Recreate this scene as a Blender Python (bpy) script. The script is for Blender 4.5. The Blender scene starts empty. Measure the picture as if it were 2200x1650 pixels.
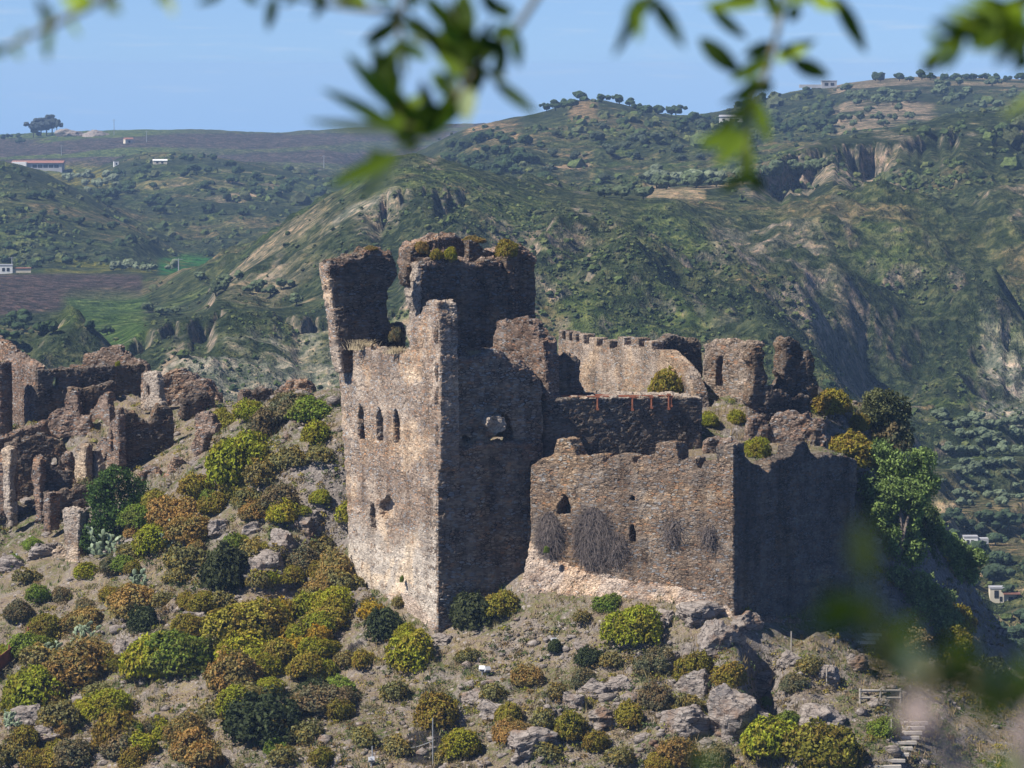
import bpy, bmesh, math, random
import numpy as np
from mathutils import Vector, Matrix
from mathutils.geometry import tessellate_polygon
random.seed(7); RNG = np.random.default_rng(11)
SC = bpy.context.scene
COL = SC.collection

# ---------------------------------------------------------------- camera, sky, sun
CAMZ = 100.0
F = 10000.0                      # focal length in photo pixels (photo is 2200 px wide)
PITCH = (825 - 150) / F          # the eye level lies at photo row 150
cam_d = bpy.data.cameras.new('camera'); cam = bpy.data.objects.new('camera', cam_d); COL.objects.link(cam)
cam.location = (0, 0, CAMZ)
cam.rotation_euler = (math.pi / 2 - math.atan(PITCH), 0, 0)
cam_d.sensor_width = 36; cam_d.lens = 36 * F / 2200
cam_d.clip_start = 0.2; cam_d.clip_end = 30000
cam_d.dof.use_dof = True; cam_d.dof.focus_distance = 338; cam_d.dof.aperture_fstop = 9.2
SC.camera = cam

SUN_EL = math.radians(49); SUN_TURN = math.radians(25.5)      # from the left, a little from behind the viewer
SDIR = Vector((-math.cos(SUN_TURN) * math.cos(SUN_EL), -math.sin(SUN_TURN) * math.cos(SUN_EL), math.sin(SUN_EL)))
sun_d = bpy.data.lights.new('sun', 'SUN'); sun_d.energy = 5.0; sun_d.angle = math.radians(0.5); sun_d.color = (1, 0.945, 0.865)
sun = bpy.data.objects.new('sun', sun_d); COL.objects.link(sun)
sun.rotation_euler = (-SDIR).to_track_quat('-Z', 'Y').to_euler()
sun.location = (-40, 250, 200)

W = bpy.data.worlds.new('World'); SC.world = W; W.use_nodes = True
wn = W.node_tree; wn.nodes.clear()
w_out = wn.nodes.new('ShaderNodeOutputWorld'); w_bg = wn.nodes.new('ShaderNodeBackground')
w_sky = wn.nodes.new('ShaderNodeTexSky'); w_sky.sky_type = 'NISHITA'; w_sky.sun_disc = False
w_sky.sun_elevation = SUN_EL; w_sky.sun_rotation = math.atan2(SDIR.x, SDIR.y)
w_sky.altitude = 600; w_sky.air_density = 1.0; w_sky.dust_density = 0.25; w_sky.ozone_density = 3.0
w_geo = wn.nodes.new('ShaderNodeTexCoord'); w_sep = wn.nodes.new('ShaderNodeSeparateXYZ')
w_abs = wn.nodes.new('ShaderNodeMath'); w_abs.operation = 'ABSOLUTE'
w_add = wn.nodes.new('ShaderNodeMath'); w_add.operation = 'ADD'; w_add.inputs[1].default_value = 0.055
w_com = wn.nodes.new('ShaderNodeCombineXYZ')
w_tint = wn.nodes.new('ShaderNodeMix'); w_tint.data_type = 'RGBA'; w_tint.blend_type = 'MULTIPLY'; w_tint.inputs[0].default_value = 1
w_tint.inputs[7].default_value = (0.84, 1.02, 1.45, 1)
L = wn.links.new
L(w_geo.outputs['Generated'], w_sep.inputs[0]); L(w_sep.outputs[2], w_abs.inputs[0]); L(w_abs.outputs[0], w_add.inputs[0])
L(w_sep.outputs[0], w_com.inputs[0]); L(w_sep.outputs[1], w_com.inputs[1]); L(w_add.outputs[0], w_com.inputs[2])
L(w_com.outputs[0], w_sky.inputs[0]); L(w_sky.outputs[0], w_tint.inputs[6])
w_zen = wn.nodes.new('ShaderNodeMapRange'); w_zen.interpolation_type = 'SMOOTHSTEP'; w_zen.inputs[1].default_value = 0.10; w_zen.inputs[2].default_value = 0.5; w_zen.inputs[3].default_value = 1.0; w_zen.inputs[4].default_value = 0.5
w_deep = wn.nodes.new('ShaderNodeMix'); w_deep.data_type = 'RGBA'; w_deep.blend_type = 'MULTIPLY'; w_deep.inputs[0].default_value = 1      # a deep clear zenith over a bright horizon
L(w_abs.outputs[0], w_zen.inputs[0]); L(w_tint.outputs[2], w_deep.inputs[6]); L(w_zen.outputs[0], w_deep.inputs[7])
w_map = wn.nodes.new('ShaderNodeMapping'); w_map.inputs['Scale'].default_value = (9, 9, 120); w_cn = wn.nodes.new('ShaderNodeTexNoise'); w_cn.inputs['Detail'].default_value = 6
w_cr = wn.nodes.new('ShaderNodeMapRange'); w_cr.inputs[1].default_value = 0.56; w_cr.inputs[2].default_value = 0.78; w_cr.inputs[3].default_value = 0.0; w_cr.inputs[4].default_value = 0.35
w_cl = wn.nodes.new('ShaderNodeMix'); w_cl.data_type = 'RGBA'; w_cl.inputs[7].default_value = (6.5, 7.6, 9.0, 1)                      # faint streaks of high cloud
L(w_geo.outputs['Generated'], w_map.inputs[0]); L(w_map.outputs[0], w_cn.inputs['Vector']); L(w_cn.outputs[0], w_cr.inputs[0]); L(w_cr.outputs[0], w_cl.inputs[0])
L(w_deep.outputs[2], w_cl.inputs[6]); L(w_cl.outputs[2], w_bg.inputs[0]); w_bg.inputs[1].default_value = 0.055
L(w_bg.outputs[0], w_out.inputs[0])
SC.view_settings.view_transform = 'Standard'; SC.view_settings.look = 'None'
SC.view_settings.exposure = 0.76; SC.view_settings.gamma = 1
SC.render.engine = 'CYCLES'
SC.cycles.max_bounces = 6; SC.cycles.diffuse_bounces = 2; SC.cycles.transparent_max_bounces = 8; SC.cycles.volume_bounces = 0

# ---------------------------------------------------------------- projection helpers
CP, SP = math.cos(math.atan(PITCH)), math.sin(math.atan(PITCH))
def raydir(px, py):
    u = (px - 1100) / F; v = (825 - py) / F
    return Vector((u, CP + v * SP, -SP + v * CP))
def P(px, py, D):
    d = raydir(px, py); d = d * (D / d.y)
    return Vector((d.x, d.y, CAMZ + d.z))
def py_to_slope(px, py):                      # z slope per metre of depth, x slope per metre of depth (vectorised)
    u = (px - 1100) / F; v = (825 - py) / F
    dy = CP + v * SP
    return u / dy, (-SP + v * CP) / dy

# ---------------------------------------------------------------- noise
def _h(i, j, k):
    n = (i.astype(np.int64) * 374761393 + j.astype(np.int64) * 668265263 + k.astype(np.int64) * 2147483647 + 1013) & 0xffffffff
    n = ((n ^ (n >> 13)) * 1274126177) & 0xffffffff
    n = ((n ^ (n >> 16)) * 2246822519) & 0xffffffff
    n = n ^ (n >> 15)
    return (n & 0xffff) / 32767.5 - 1.0
def vnoise(p):
    p = np.asarray(p, float); f = np.floor(p); t = p - f; t = t * t * (3 - 2 * t); f = f.astype(np.int64)
    i, j, k = f[:, 0], f[:, 1], f[:, 2]; a, b, c = t[:, 0], t[:, 1], t[:, 2]
    r = 0
    for di in (0, 1):
        for dj in (0, 1):
            for dk in (0, 1):
                r = r + _h(i + di, j + dj, k + dk) * (a if di else 1 - a) * (b if dj else 1 - b) * (c if dk else 1 - c)
    return r
def fbm(p, octv=4, gain=0.5):
    r = 0; a = 1; p = np.asarray(p, float); s = 0
    for o in range(octv):
        r = r + a * vnoise(p * 2 ** o + o * 17.3); s += a; a *= gain
    return r / s
def ridged(p, octv=4):
    r = 0; a = 1; s = 0
    for o in range(octv):
        r = r + a * (1 - 2 * np.abs(vnoise(p * 2 ** o + o * 31.7))); s += a; a *= 0.5
    return r / s
def cellval(p):                                # flat random value per stone, rows offset like masonry
    q = np.array(p, float); row = np.floor(q[:, 2])
    off = _h(row.astype(np.int64), row.astype(np.int64) * 0 + 5, row.astype(np.int64) * 0 + 9)
    return _h(np.floor(q[:, 0] + off * 3).astype(np.int64), np.floor(q[:, 1] + off * 3).astype(np.int64), row.astype(np.int64))
def rbf(ctrl, val, query, lam=0.0, soft=0.0):
    n = len(ctrl)
    K = np.sqrt(((ctrl[:, None] - ctrl[None]) ** 2).sum(2) + soft ** 2) + lam * -np.eye(n)
    Pm = np.hstack([np.ones((n, 1)), ctrl])
    A = np.zeros((n + 3, n + 3)); A[:n, :n] = K; A[:n, n:] = Pm; A[n:, :n] = Pm.T
    w = np.linalg.solve(A, np.concatenate([val, np.zeros(3)]))
    out = np.empty(len(query))
    for s in range(0, len(query), 20000):
        q = query[s:s + 20000]
        d = np.sqrt(((q[:, None] - ctrl[None]) ** 2).sum(2) + soft ** 2)
        out[s:s + 20000] = d @ w[:n] + w[n] + q @ w[n + 1:]
    return out

# ---------------------------------------------------------------- object helpers
def mesh_from(name, verts, faces):
    me = bpy.data.meshes.new(name)
    verts = np.asarray(verts, float)
    if isinstance(faces, np.ndarray):
        n, k = faces.shape
        me.vertices.add(len(verts)); me.vertices.foreach_set('co', verts.ravel())
        me.loops.add(n * k); me.loops.foreach_set('vertex_index', faces.ravel().astype(np.int32))
        me.polygons.add(n); me.polygons.foreach_set('loop_start', np.arange(0, n * k, k, dtype=np.int32))
        me.update(calc_edges=True); me.validate()
    else:
        me.from_pydata(verts.tolist(), [], faces); me.update()
    return me
def smooth(me, on=True):
    me.polygons.foreach_set('use_smooth', [on] * len(me.polygons))
def tag(o, label=None, cat=None, group=None, kind=None):
    if label: o['label'] = label
    if cat: o['category'] = cat
    if group: o['group'] = group
    if kind: o['kind'] = kind
    return o
def thing(name, loc, label, cat, group=None):
    o = bpy.data.objects.new(name, None); COL.objects.link(o); o.location = loc
    o.empty_display_size = 0.5
    return tag(o, label, cat, group)
def put(name, me, m, parent=None, world=True):
    o = bpy.data.objects.new(name, me); COL.objects.link(o)
    if m is not None:
        me.materials.clear(); me.materials.append(m)
    if parent is not None:
        o.parent = parent
        if world:                              # verts were made in world space
            me.transform(Matrix.Translation(-parent.location))
    return o
class MB:                                       # collects simple solids into one mesh
    def __init__(s): s.v = []; s.f = []
    def add(s, v, f):
        b = len(s.v); s.v += [tuple(x) for x in v]; s.f += [tuple(i + b for i in q) for q in f]
    def box(s, c, size, rz=0.0, rx=0.0, ry=0.0):
        R = Matrix.Rotation(rz, 3, 'Z') @ Matrix.Rotation(ry, 3, 'Y') @ Matrix.Rotation(rx, 3, 'X')
        c = Vector(c); a, b, d = [q / 2 for q in size]
        v = [c + R @ Vector((x * a, y * b, z * d)) for x in (-1, 1) for y in (-1, 1) for z in (-1, 1)]
        s.add(v, [(0, 1, 3, 2), (4, 6, 7, 5), (0, 4, 5, 1), (2, 3, 7, 6), (0, 2, 6, 4), (1, 5, 7, 3)])
    def tube(s, pts, radii, n=6):
        pts = [Vector(p) for p in pts]; rings = []
        for i, p in enumerate(pts):
            d = (pts[min(i + 1, len(pts) - 1)] - pts[max(i - 1, 0)]).normalized()
            a = d.orthogonal().normalized(); b = d.cross(a)
            r = radii[i] if hasattr(radii, '__len__') else radii
            rings.append([p + (a * math.cos(2 * math.pi * k / n) + b * math.sin(2 * math.pi * k / n)) * r for k in range(n)])
        v = [q for r in rings for q in r]; f = []
        for i in range(len(pts) - 1):
            for k in range(n):
                f.append((i * n + k, i * n + (k + 1) % n, (i + 1) * n + (k + 1) % n, (i + 1) * n + k))
        f.append(tuple(range(n))[::-1]); f.append(tuple((len(pts) - 1) * n + k for k in range(n)))
        s.add(v, f)
    def mesh(s, name='mesh'): return mesh_from(name, s.v, s.f)
    def build(s, name, m, parent=None): return put(name, s.mesh(name), m, parent)

# ---------------------------------------------------------------- materials
class NT:
    def __init__(s, name):
        s.m = bpy.data.materials.new(name); s.m.use_nodes = True; s.t = s.m.node_tree; s.t.nodes.clear()
        s.out = s.n('ShaderNodeOutputMaterial')
    def n(s, typ, **kw):
        nd = s.t.nodes.new(typ)
        for k, v in kw.items():
            if k.startswith('i_'):
                key = k[2:]; key = int(key) if key.isdigit() else key
                s.set(nd.inputs[key], v)
            else: setattr(nd, k, v)
        return nd
    def set(s, inp, v):
        if isinstance(v, bpy.types.NodeSocket): s.t.links.new(v, inp)
        elif isinstance(v, (tuple, list)) and len(v) == 3 and inp.type == 'RGBA': inp.default_value = (*v, 1)
        else: inp.default_value = v
    def mix(s, fac, a, b, blend='MIX'):
        nd = s.n('ShaderNodeMix', data_type='RGBA', blend_type=blend)
        s.set(nd.inputs[0], fac); s.set(nd.inputs[6], a); s.set(nd.inputs[7], b); return nd.outputs[2]
    def math(s, op, a, b=0.0, clamp=False):
        nd = s.n('ShaderNodeMath', operation=op, use_clamp=clamp); s.set(nd.inputs[0], a); s.set(nd.inputs[1], b); return nd.outputs[0]
    def ramp(s, fac, lo, hi):
        nd = s.n('ShaderNodeMapRange', clamp=True); s.set(nd.inputs[0], fac); nd.inputs[1].default_value = lo; nd.inputs[2].default_value = hi; return nd.outputs[0]
    def noise(s, vec, scale, detail=4, rough=0.55, out=0):
        nd = s.n('ShaderNodeTexNoise'); s.set(nd.inputs['Vector'], vec); nd.inputs['Scale'].default_value = scale
        nd.inputs['Detail'].default_value = detail; nd.inputs['Roughness'].default_value = rough; return nd.outputs[out]
    def mapped(s, vec, scale):
        nd = s.n('ShaderNodeMapping'); s.set(nd.inputs['Vector'], vec); nd.inputs['Scale'].default_value = scale; return nd.outputs[0]
    def bsdf(s, col, rough=0.9, normal=None, spec=0.2):
        nd = s.n('ShaderNodeBsdfPrincipled'); s.set(nd.inputs['Base Color'], col); s.set(nd.inputs['Roughness'], rough)
        nd.inputs['Specular IOR Level'].default_value = spec
        if normal is not None: s.set(nd.inputs['Normal'], normal)
        return nd.outputs[0]
    def bump(s, h, strength=0.5, dist=0.1, normal=None):
        nd = s.n('ShaderNodeBump'); s.set(nd.inputs['Height'], h); nd.inputs['Strength'].default_value = strength; nd.inputs['Distance'].default_value = dist
        if normal is not None: s.set(nd.inputs['Normal'], normal)
        return nd.outputs[0]
    def done(s, sh): s.t.links.new(sh, s.out.inputs[0]); return s.m

def simple(name, col, rough=0.8, var=0.25, scale=3.0, metal=0.0):
    t = NT(name); tc = t.n('ShaderNodeTexCoord').outputs['Object']
    n = t.noise(tc, scale, 5, 0.6)
    c = t.mix(t.ramp(n, 0.3, 0.7), tuple(x * (1 - var) for x in col), tuple(min(1, x * (1 + var)) for x in col))
    nd = t.n('ShaderNodeBsdfPrincipled'); t.set(nd.inputs['Base Color'], c); nd.inputs['Roughness'].default_value = rough; nd.inputs['Metallic'].default_value = metal
    return t.done(nd.outputs[0])

def stone(name, dark, light, plaster=None, pl_lo=0.55, pl_hi=0.62, cell=(3.2, 3.2, 8.5), mortar=0.35, zsplit=None, low=None):
    t = NT(name); geo = t.n('ShaderNodeNewGeometry').outputs['Position']
    wob = t.n('ShaderNodeVectorMath', operation='MULTIPLY_ADD')
    t.set(wob.inputs[0], t.noise(geo, 2.5, 2, 0.5, 1)); wob.inputs[1].default_value = (0.25, 0.25, 0.12); t.set(wob.inputs[2], geo)
    v = t.mapped(wob.outputs[0], cell)
    vo = t.n('ShaderNodeTexVoronoi', feature='F1'); t.set(vo.inputs['Vector'], v); vo.inputs['Scale'].default_value = 1; vo.inputs['Randomness'].default_value = 0.9
    ed = t.n('ShaderNodeTexVoronoi', feature='DISTANCE_TO_EDGE'); t.set(ed.inputs['Vector'], v); ed.inputs['Scale'].default_value = 1; ed.inputs['Randomness'].default_value = 0.9
    sep = t.n('ShaderNodeSeparateColor'); t.set(sep.inputs[0], vo.outputs['Color'])
    big = t.noise(geo, 0.18, 5, 0.6); mid = t.noise(geo, 0.9, 5, 0.65); fine = t.noise(geo, 7.0, 3, 0.7)
    c = t.mix(t.math('MULTIPLY_ADD', sep.outputs[0], 0.75, ) if False else t.ramp(sep.outputs[0], 0.0, 1.0), dark, light)
    rd = t.mix(t.ramp(sep.outputs[1], 0.80, 0.95), c, (light[0] * 0.95, light[1] * 0.74, light[2] * 0.6))       # a few brick-red stones
    gr = t.mix(t.ramp(sep.outputs[2], 0.78, 0.9), rd, (light[0] * 0.8, light[0] * 0.82, light[0] * 0.84))          # a few grey ones
    mo = t.ramp(ed.outputs[0], 0.02, 0.13)
    gap = t.mix(t.ramp(mid, 0.42, 0.62), tuple(x * mortar for x in dark), tuple(x * 0.9 for x in light))              # open joints here, mortared there
    c = t.mix(mo, gap, gr)
    c = t.mix(t.ramp(big, 0.3, 0.7), c, t.mix(1, c, (0.78, 0.72, 0.68), 'MULTIPLY'))
    if plaster is not None:
        pm = t.math('MULTIPLY', t.ramp(t.math('MULTIPLY_ADD', mid, 0.5) if False else t.noise(geo, 0.35, 6, 0.7), pl_lo, pl_hi), t.ramp(fine, 0.38, 0.5))
        c = t.mix(pm, c, plaster)
    if low is not None:                                                                                             # the lime-washed foot of a wall
        sx = t.n('ShaderNodeSeparateXYZ'); t.set(sx.inputs[0], geo)
        zz = t.math('ADD', sx.outputs[2], t.math('MULTIPLY', t.noise(geo, 0.25, 4, 0.6), 9.0))
        lm = t.math('MULTIPLY', t.math('SUBTRACT', 1.0, t.ramp(zz, zsplit + 3.0, zsplit + 5.5)), t.ramp(t.noise(geo, 2.3, 4, 0.7), 0.36, 0.50))
        c = t.mix(lm, c, low)
    c = t.mix(t.ramp(fine, 0.25, 0.75), t.mix(1, c, (0.82, 0.8, 0.78), 'MULTIPLY'), t.mix(1, c, (1.12, 1.11, 1.10), 'MULTIPLY'))
    stain = t.noise(t.mapped(geo, (0.55, 0.55, 0.07)), 1.0, 5, 0.65)                                                 # rain streaks down the wall
    c = t.mix(t.ramp(stain, 0.50, 0.68), c, t.mix(1, c, (0.60, 0.58, 0.57), 'MULTIPLY'))
    patch = t.noise(geo, 0.28, 3, 0.5)                                                                               # repaired areas of another stone
    c = t.mix(t.ramp(patch, 0.56, 0.60), c, t.mix(1, c, (1.22, 1.14, 1.02), 'MULTIPLY'))
    crs = t.noise(t.mapped(geo, (0.12, 0.12, 1.6)), 1.0, 3, 0.6)
    c = t.mix(t.ramp(crs, 0.40, 0.66), t.mix(1, c, (0.84, 0.83, 0.82), 'MULTIPLY'), t.mix(1, c, (1.12, 1.1, 1.06), 'MULTIPLY'))
    h = t.math('ADD', t.math('MULTIPLY', mo, 0.6), t.math('MULTIPLY', fine, 0.5))
    nb = t.bump(h, 0.9, 0.09)
    return t.done(t.bsdf(c, 0.95, nb, 0.1))

M = {}
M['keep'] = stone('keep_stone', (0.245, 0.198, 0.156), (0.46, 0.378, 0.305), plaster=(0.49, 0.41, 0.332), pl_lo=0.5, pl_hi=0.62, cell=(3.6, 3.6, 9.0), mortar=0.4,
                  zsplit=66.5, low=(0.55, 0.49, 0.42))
M['tower'] = stone('shade_deepened_tower_stone', (0.095, 0.078, 0.065), (0.235, 0.195, 0.16), mortar=0.3)  # dark stone, taken darker still so shaded faces read as deep shade
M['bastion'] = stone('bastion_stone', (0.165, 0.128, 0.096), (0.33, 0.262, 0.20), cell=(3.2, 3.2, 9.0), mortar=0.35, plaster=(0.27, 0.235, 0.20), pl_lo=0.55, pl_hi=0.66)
M['talus'] = stone('talus_render', (0.31, 0.245, 0.20), (0.46, 0.375, 0.31), mortar=0.55, plaster=(0.50, 0.415, 0.345), pl_lo=0.44, pl_hi=0.52)
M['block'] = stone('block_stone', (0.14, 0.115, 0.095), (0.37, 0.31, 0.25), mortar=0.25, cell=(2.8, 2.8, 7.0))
M['inner'] = stone('shade_deepened_inner_stone', (0.095, 0.083, 0.073), (0.225, 0.198, 0.172), mortar=0.35)  # part of the shade on flanks and inner walls is in this colour
M['ruin'] = stone('ruin_stone', (0.17, 0.13, 0.105), (0.35, 0.275, 0.225), mortar=0.32)
M['pale'] = stone('pale_rendered_stone', (0.22, 0.18, 0.145), (0.36, 0.30, 0.25), mortar=0.4, plaster=(0.41, 0.355, 0.30), pl_lo=0.42, pl_hi=0.5)
M['far_wall'] = stone('curtain_wall_stone', (0.20, 0.165, 0.13), (0.38, 0.31, 0.25), mortar=0.45, plaster=(0.40, 0.335, 0.28), pl_lo=0.48, pl_hi=0.58)
M['rust'] = simple('rusty_iron', (0.20, 0.065, 0.03), 0.85, 0.5, 2.0)
M['white_metal'] = simple('white_metal', (0.45, 0.46, 0.48), 0.5, 0.1)
M['grey_metal'] = simple('galvanised_metal', (0.25, 0.26, 0.27), 0.5, 0.2)
M['wood'] = simple('weathered_wood', (0.34, 0.30, 0.25), 0.9, 0.3, 4.0)
M['step'] = simple('pale_step', (0.42, 0.38, 0.33), 0.9, 0.25, 4.0)
t = NT('black_netting'); _tr = t.n('ShaderNodeBsdfTransparent'); _mx = t.n('ShaderNodeMixShader'); _mx.inputs[0].default_value = 0.40       # an open weave: a third of it is holes
t.set(_mx.inputs[1], _tr.outputs[0]); t.set(_mx.inputs[2], t.bsdf((0.012, 0.013, 0.017), 1.0, None, 0.0)); M['net'] = t.done(_mx.outputs[0])
M['house_white'] = simple('whitewashed_wall', (0.72, 0.71, 0.68), 0.9, 0.08, 0.2)
M['house_cream'] = simple('cream_wall', (0.55, 0.49, 0.38), 0.9, 0.12, 0.2)
M['house_grey'] = simple('bare_concrete', (0.34, 0.34, 0.35), 0.9, 0.15, 0.2)
M['roof_tile'] = simple('old_roof_tiles', (0.25, 0.11, 0.075), 0.9, 0.3, 0.8)
M['roof_grey'] = simple('grey_roof_sheet', (0.30, 0.30, 0.32), 0.8, 0.2, 0.4)
M['dark_glass'] = simple('dark_window', (0.02, 0.022, 0.028), 0.3, 0.2)
M['bark'] = simple('grey_bark', (0.16, 0.125, 0.10), 0.95, 0.4, 6.0)
M['twig_wood'] = simple('olive_twig_bark', (0.12, 0.10, 0.045), 0.9, 0.3, 30.0)
M['pale_bark'] = simple('pale_olive_bark', (0.20, 0.155, 0.14), 0.9, 0.25, 20.0)
M['dead'] = simple('dead_twigs', (0.15, 0.12, 0.105), 0.95, 0.35, 3.0)

def rock_mat(name, a, b, lich=(0.42, 0.40, 0.36)):
    t = NT(name); geo = t.n('ShaderNodeNewGeometry').outputs['Position']
    st = t.mapped(geo, (1.0, 1.0, 3.2))
    n1 = t.noise(st, 0.9, 8, 0.65); n2 = t.noise(geo, 4.0, 6, 0.7)
    c = t.mix(t.ramp(n1, 0.32, 0.68), a, b)
    c = t.mix(t.math('MULTIPLY', t.ramp(n2, 0.55, 0.66), 0.6), c, lich)
    c = t.mix(t.ramp(t.noise(geo, 0.45, 5, 0.6), 0.55, 0.68), c, (a[0] * 1.3, a[1] * 1.0, a[2] * 0.75))
    vo = t.n('ShaderNodeTexVoronoi', feature='DISTANCE_TO_EDGE'); t.set(vo.inputs['Vector'], st); vo.inputs['Scale'].default_value = 0.8
    c = t.mix(t.ramp(vo.outputs[0], 0.0, 0.05), tuple(x * 0.35 for x in a), c)
    nb = t.bump(t.math('ADD', n1, t.math('MULTIPLY', n2, 0.4)), 1.0, 0.35)
    return t.done(t.bsdf(c, 0.95, nb, 0.1))
M['rock'] = rock_mat('grey_rock', (0.15, 0.125, 0.11), (0.34, 0.295, 0.26))

def foliage(name, trans=0.25):
    t = NT(name); oi = t.n('ShaderNodeObjectInfo'); at = t.n('ShaderNodeVertexColor', layer_name='tint')
    c = t.mix(1, oi.outputs['Color'], at.outputs[0], 'MULTIPLY')
    b = t.bsdf(c, 0.75, None, 0.15); tr = t.n('ShaderNodeBsdfTranslucent'); t.set(tr.inputs[0], t.mix(1, c, (1.15, 1.2, 0.6), 'MULTIPLY'))
    mx = t.n('ShaderNodeMixShader'); mx.inputs[0].default_value = trans; t.set(mx.inputs[1], b); t.set(mx.inputs[2], tr.outputs[0])
    return t.done(mx.outputs[0])
M['leaf'] = foliage('leaves'); M['near_leaf'] = foliage('olive_leaves', 0.45)
def set_tint(me, rgb_per_face):
    a = me.color_attributes.new('tint', 'FLOAT_COLOR', 'CORNER')
    n = len(me.polygons); tot = np.empty(n, np.int32); me.polygons.foreach_get('loop_total', tot)
    c = np.ones((n, 4)); c[:, :3] = rgb_per_face
    a.data.foreach_set('color', np.repeat(c, tot, axis=0).ravel().astype(np.float32))
# ---------------------------------------------------------------- the far hills (one sheet, polar grid round the viewpoint)
def line(pts, step=70):
    out = []
    for a, b in zip(pts[:-1], pts[1:]):
        n = max(1, int(abs(b[0] - a[0]) / step))
        for k in range(n):
            t = k / n; out.append(tuple(a[i] + (b[i] - a[i]) * t for i in range(3)))
    return out + [pts[-1]]
far = []
def fl(*pts, step=90): far.extend(line(list(pts), step))
fl((-700, 2300, 300), (700, 2600, 250), (1500, 2600, 250), (2900, 2300, 300), step=400)
fl((-700, 1900, 480), (2900, 1900, 480), step=300)
fl((-700, 1450, 640), (800, 1500, 640), (1500, 1550, 640), (2000, 1570, 640), (2900, 1560, 640), step=200)
# gorge wall on the left (cliffs) and its edge
fl((-700, 900, 840), (0, 1000, 800), (300, 1000, 790), (700, 1000, 790), step=150)
fl((-100, 780, 930), (100, 770, 930), (250, 742, 930), (320, 692, 940), (500, 666, 950), (700, 656, 960), (860, 650, 980))
fl((-700, 700, 1150), (0, 690, 1130), (300, 690, 1120), (430, 668, 1120), step=120)
fl((100, 735, 1010), (330, 700, 1010), (600, 668, 1020), step=120)
fl((-700, 600, 1400), (0, 604, 1400), (300, 632, 1330), (430, 664, 1230), step=120)
fl((-700, 585, 1520), (0, 584, 1520), (250, 582, 1520), (380, 592, 1500), (480, 585, 1500), step=120)
fl((330, 562, 1640), (520, 558, 1680), step=100)
fl((-700, 330, 1850), (-200, 345, 1830), (0, 365, 1800), (90, 390, 1790), (230, 460, 1760), (300, 502, 1720))
fl((-700, 545, 1580), (0, 545, 1580), (200, 560, 1580), step=120)
fl((-700, 390, 2150), (0, 400, 2200), (150, 400, 2250), (230, 440, 2050), (300, 480, 1900))
fl((200, 392, 2320), (260, 345, 2400), (330, 327, 2450), (450, 337, 2450), (560, 362, 2350), (650, 392, 2250), (720, 432, 2150))
fl((300, 530, 1760), (500, 545, 1740), (650, 520, 1750), step=120)
fl((300, 450, 2020), (450, 440, 2020), (600, 450, 1980), step=120)
fl((-700, 380, 2500), (0, 366, 2600), (180, 375, 2600))
fl((330, 345, 2750), (600, 365, 2700), (760, 380, 2600))
fl((-700, 325, 3050), (0, 328, 3000), (300, 312, 3050), (500, 320, 3050), (720, 330, 2950))
fl((-700, 305, 3600), (0, 297, 3600), (200, 288, 3600), (400, 286, 3600), (590, 294, 3600), (740, 277, 3500), (900, 268, 3400), (1100, 270, 3400))
fl((-700, 520, 4600), (1000, 500, 4600), (2900, 520, 4600), step=300)
fl((-700, 700, 6500), (2900, 700, 6500), step=500)
# the middle peak and its long ridge
fl((430, 664, 1130), (520, 587, 1140), (640, 494, 1140), (750, 427, 1120), (850, 382, 1100), (1020, 387, 1120), (1100, 414, 1120), (1240, 434, 1150),
   (1380, 427, 1200), (1500, 407, 1230), (1640, 392, 1260), (1790, 372, 1300), step=60)
fl((640, 640, 1010), (760, 560, 1010), (900, 540, 990), (1020, 560, 980), step=80)
fl((800, 760, 880), (1000, 740, 870), (1200, 700, 890), (1400, 690, 920), (1560, 640, 980), step=100)
fl((1080, 470, 1070), (1200, 560, 990), (1330, 660, 920), (1480, 790, 850), step=60)
fl((1130, 560, 1030), (1250, 680, 930), (1350, 800, 850), step=70)
fl((1380, 480, 1130), (1480, 600, 1050), (1540, 720, 960), step=70)
fl((1640, 470, 1180), (1700, 560, 1100), (1660, 640, 1000), (1690, 760, 900), step=60)
fl((1580, 560, 1130), (1600, 640, 1060), step=60)
fl((800, 1050, 720), (1300, 1050, 730), (1800, 1080, 750), step=140)
fl((430, 560, 1300), (640, 520, 1330), (800, 450, 1350), (900, 425, 1350), (1200, 452, 1400), (1500, 425, 1450), (1650, 400, 1450), step=110)
fl((560, 520, 1650), (720, 470, 1700), (800, 430, 1700), (950, 395, 1700), step=110)
fl((820, 365, 2000), (880, 347, 1950), (950, 302, 1960), (1000, 278, 2000), (1100, 254, 2000), (1180, 238, 2000), (1260, 214, 2000), (1340, 227, 2000), (1400, 245, 2000), (1450, 252, 2060),
   (1550, 240, 2200), (1600, 224, 2300), (1700, 194, 2400), (1800, 184, 2500), (1900, 170, 2500), (2000, 165, 2500), (2200, 172, 2500), (2900, 215, 2500), step=70)
fl((1000, 350, 1680), (1150, 335, 1680), (1300, 320, 1700), (1500, 345, 1640), (1620, 350, 1560), step=100)
fl((1230, 270, 1850), (1280, 300, 1780), (1380, 380, 1600), step=60)
fl((1450, 262, 2000), (1550, 270, 2000), (1620, 290, 1900), step=80)
fl((900, 420, 2900), (1300, 380, 2900), (1700, 330, 3200), (2900, 330, 3200), step=300)
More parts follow.
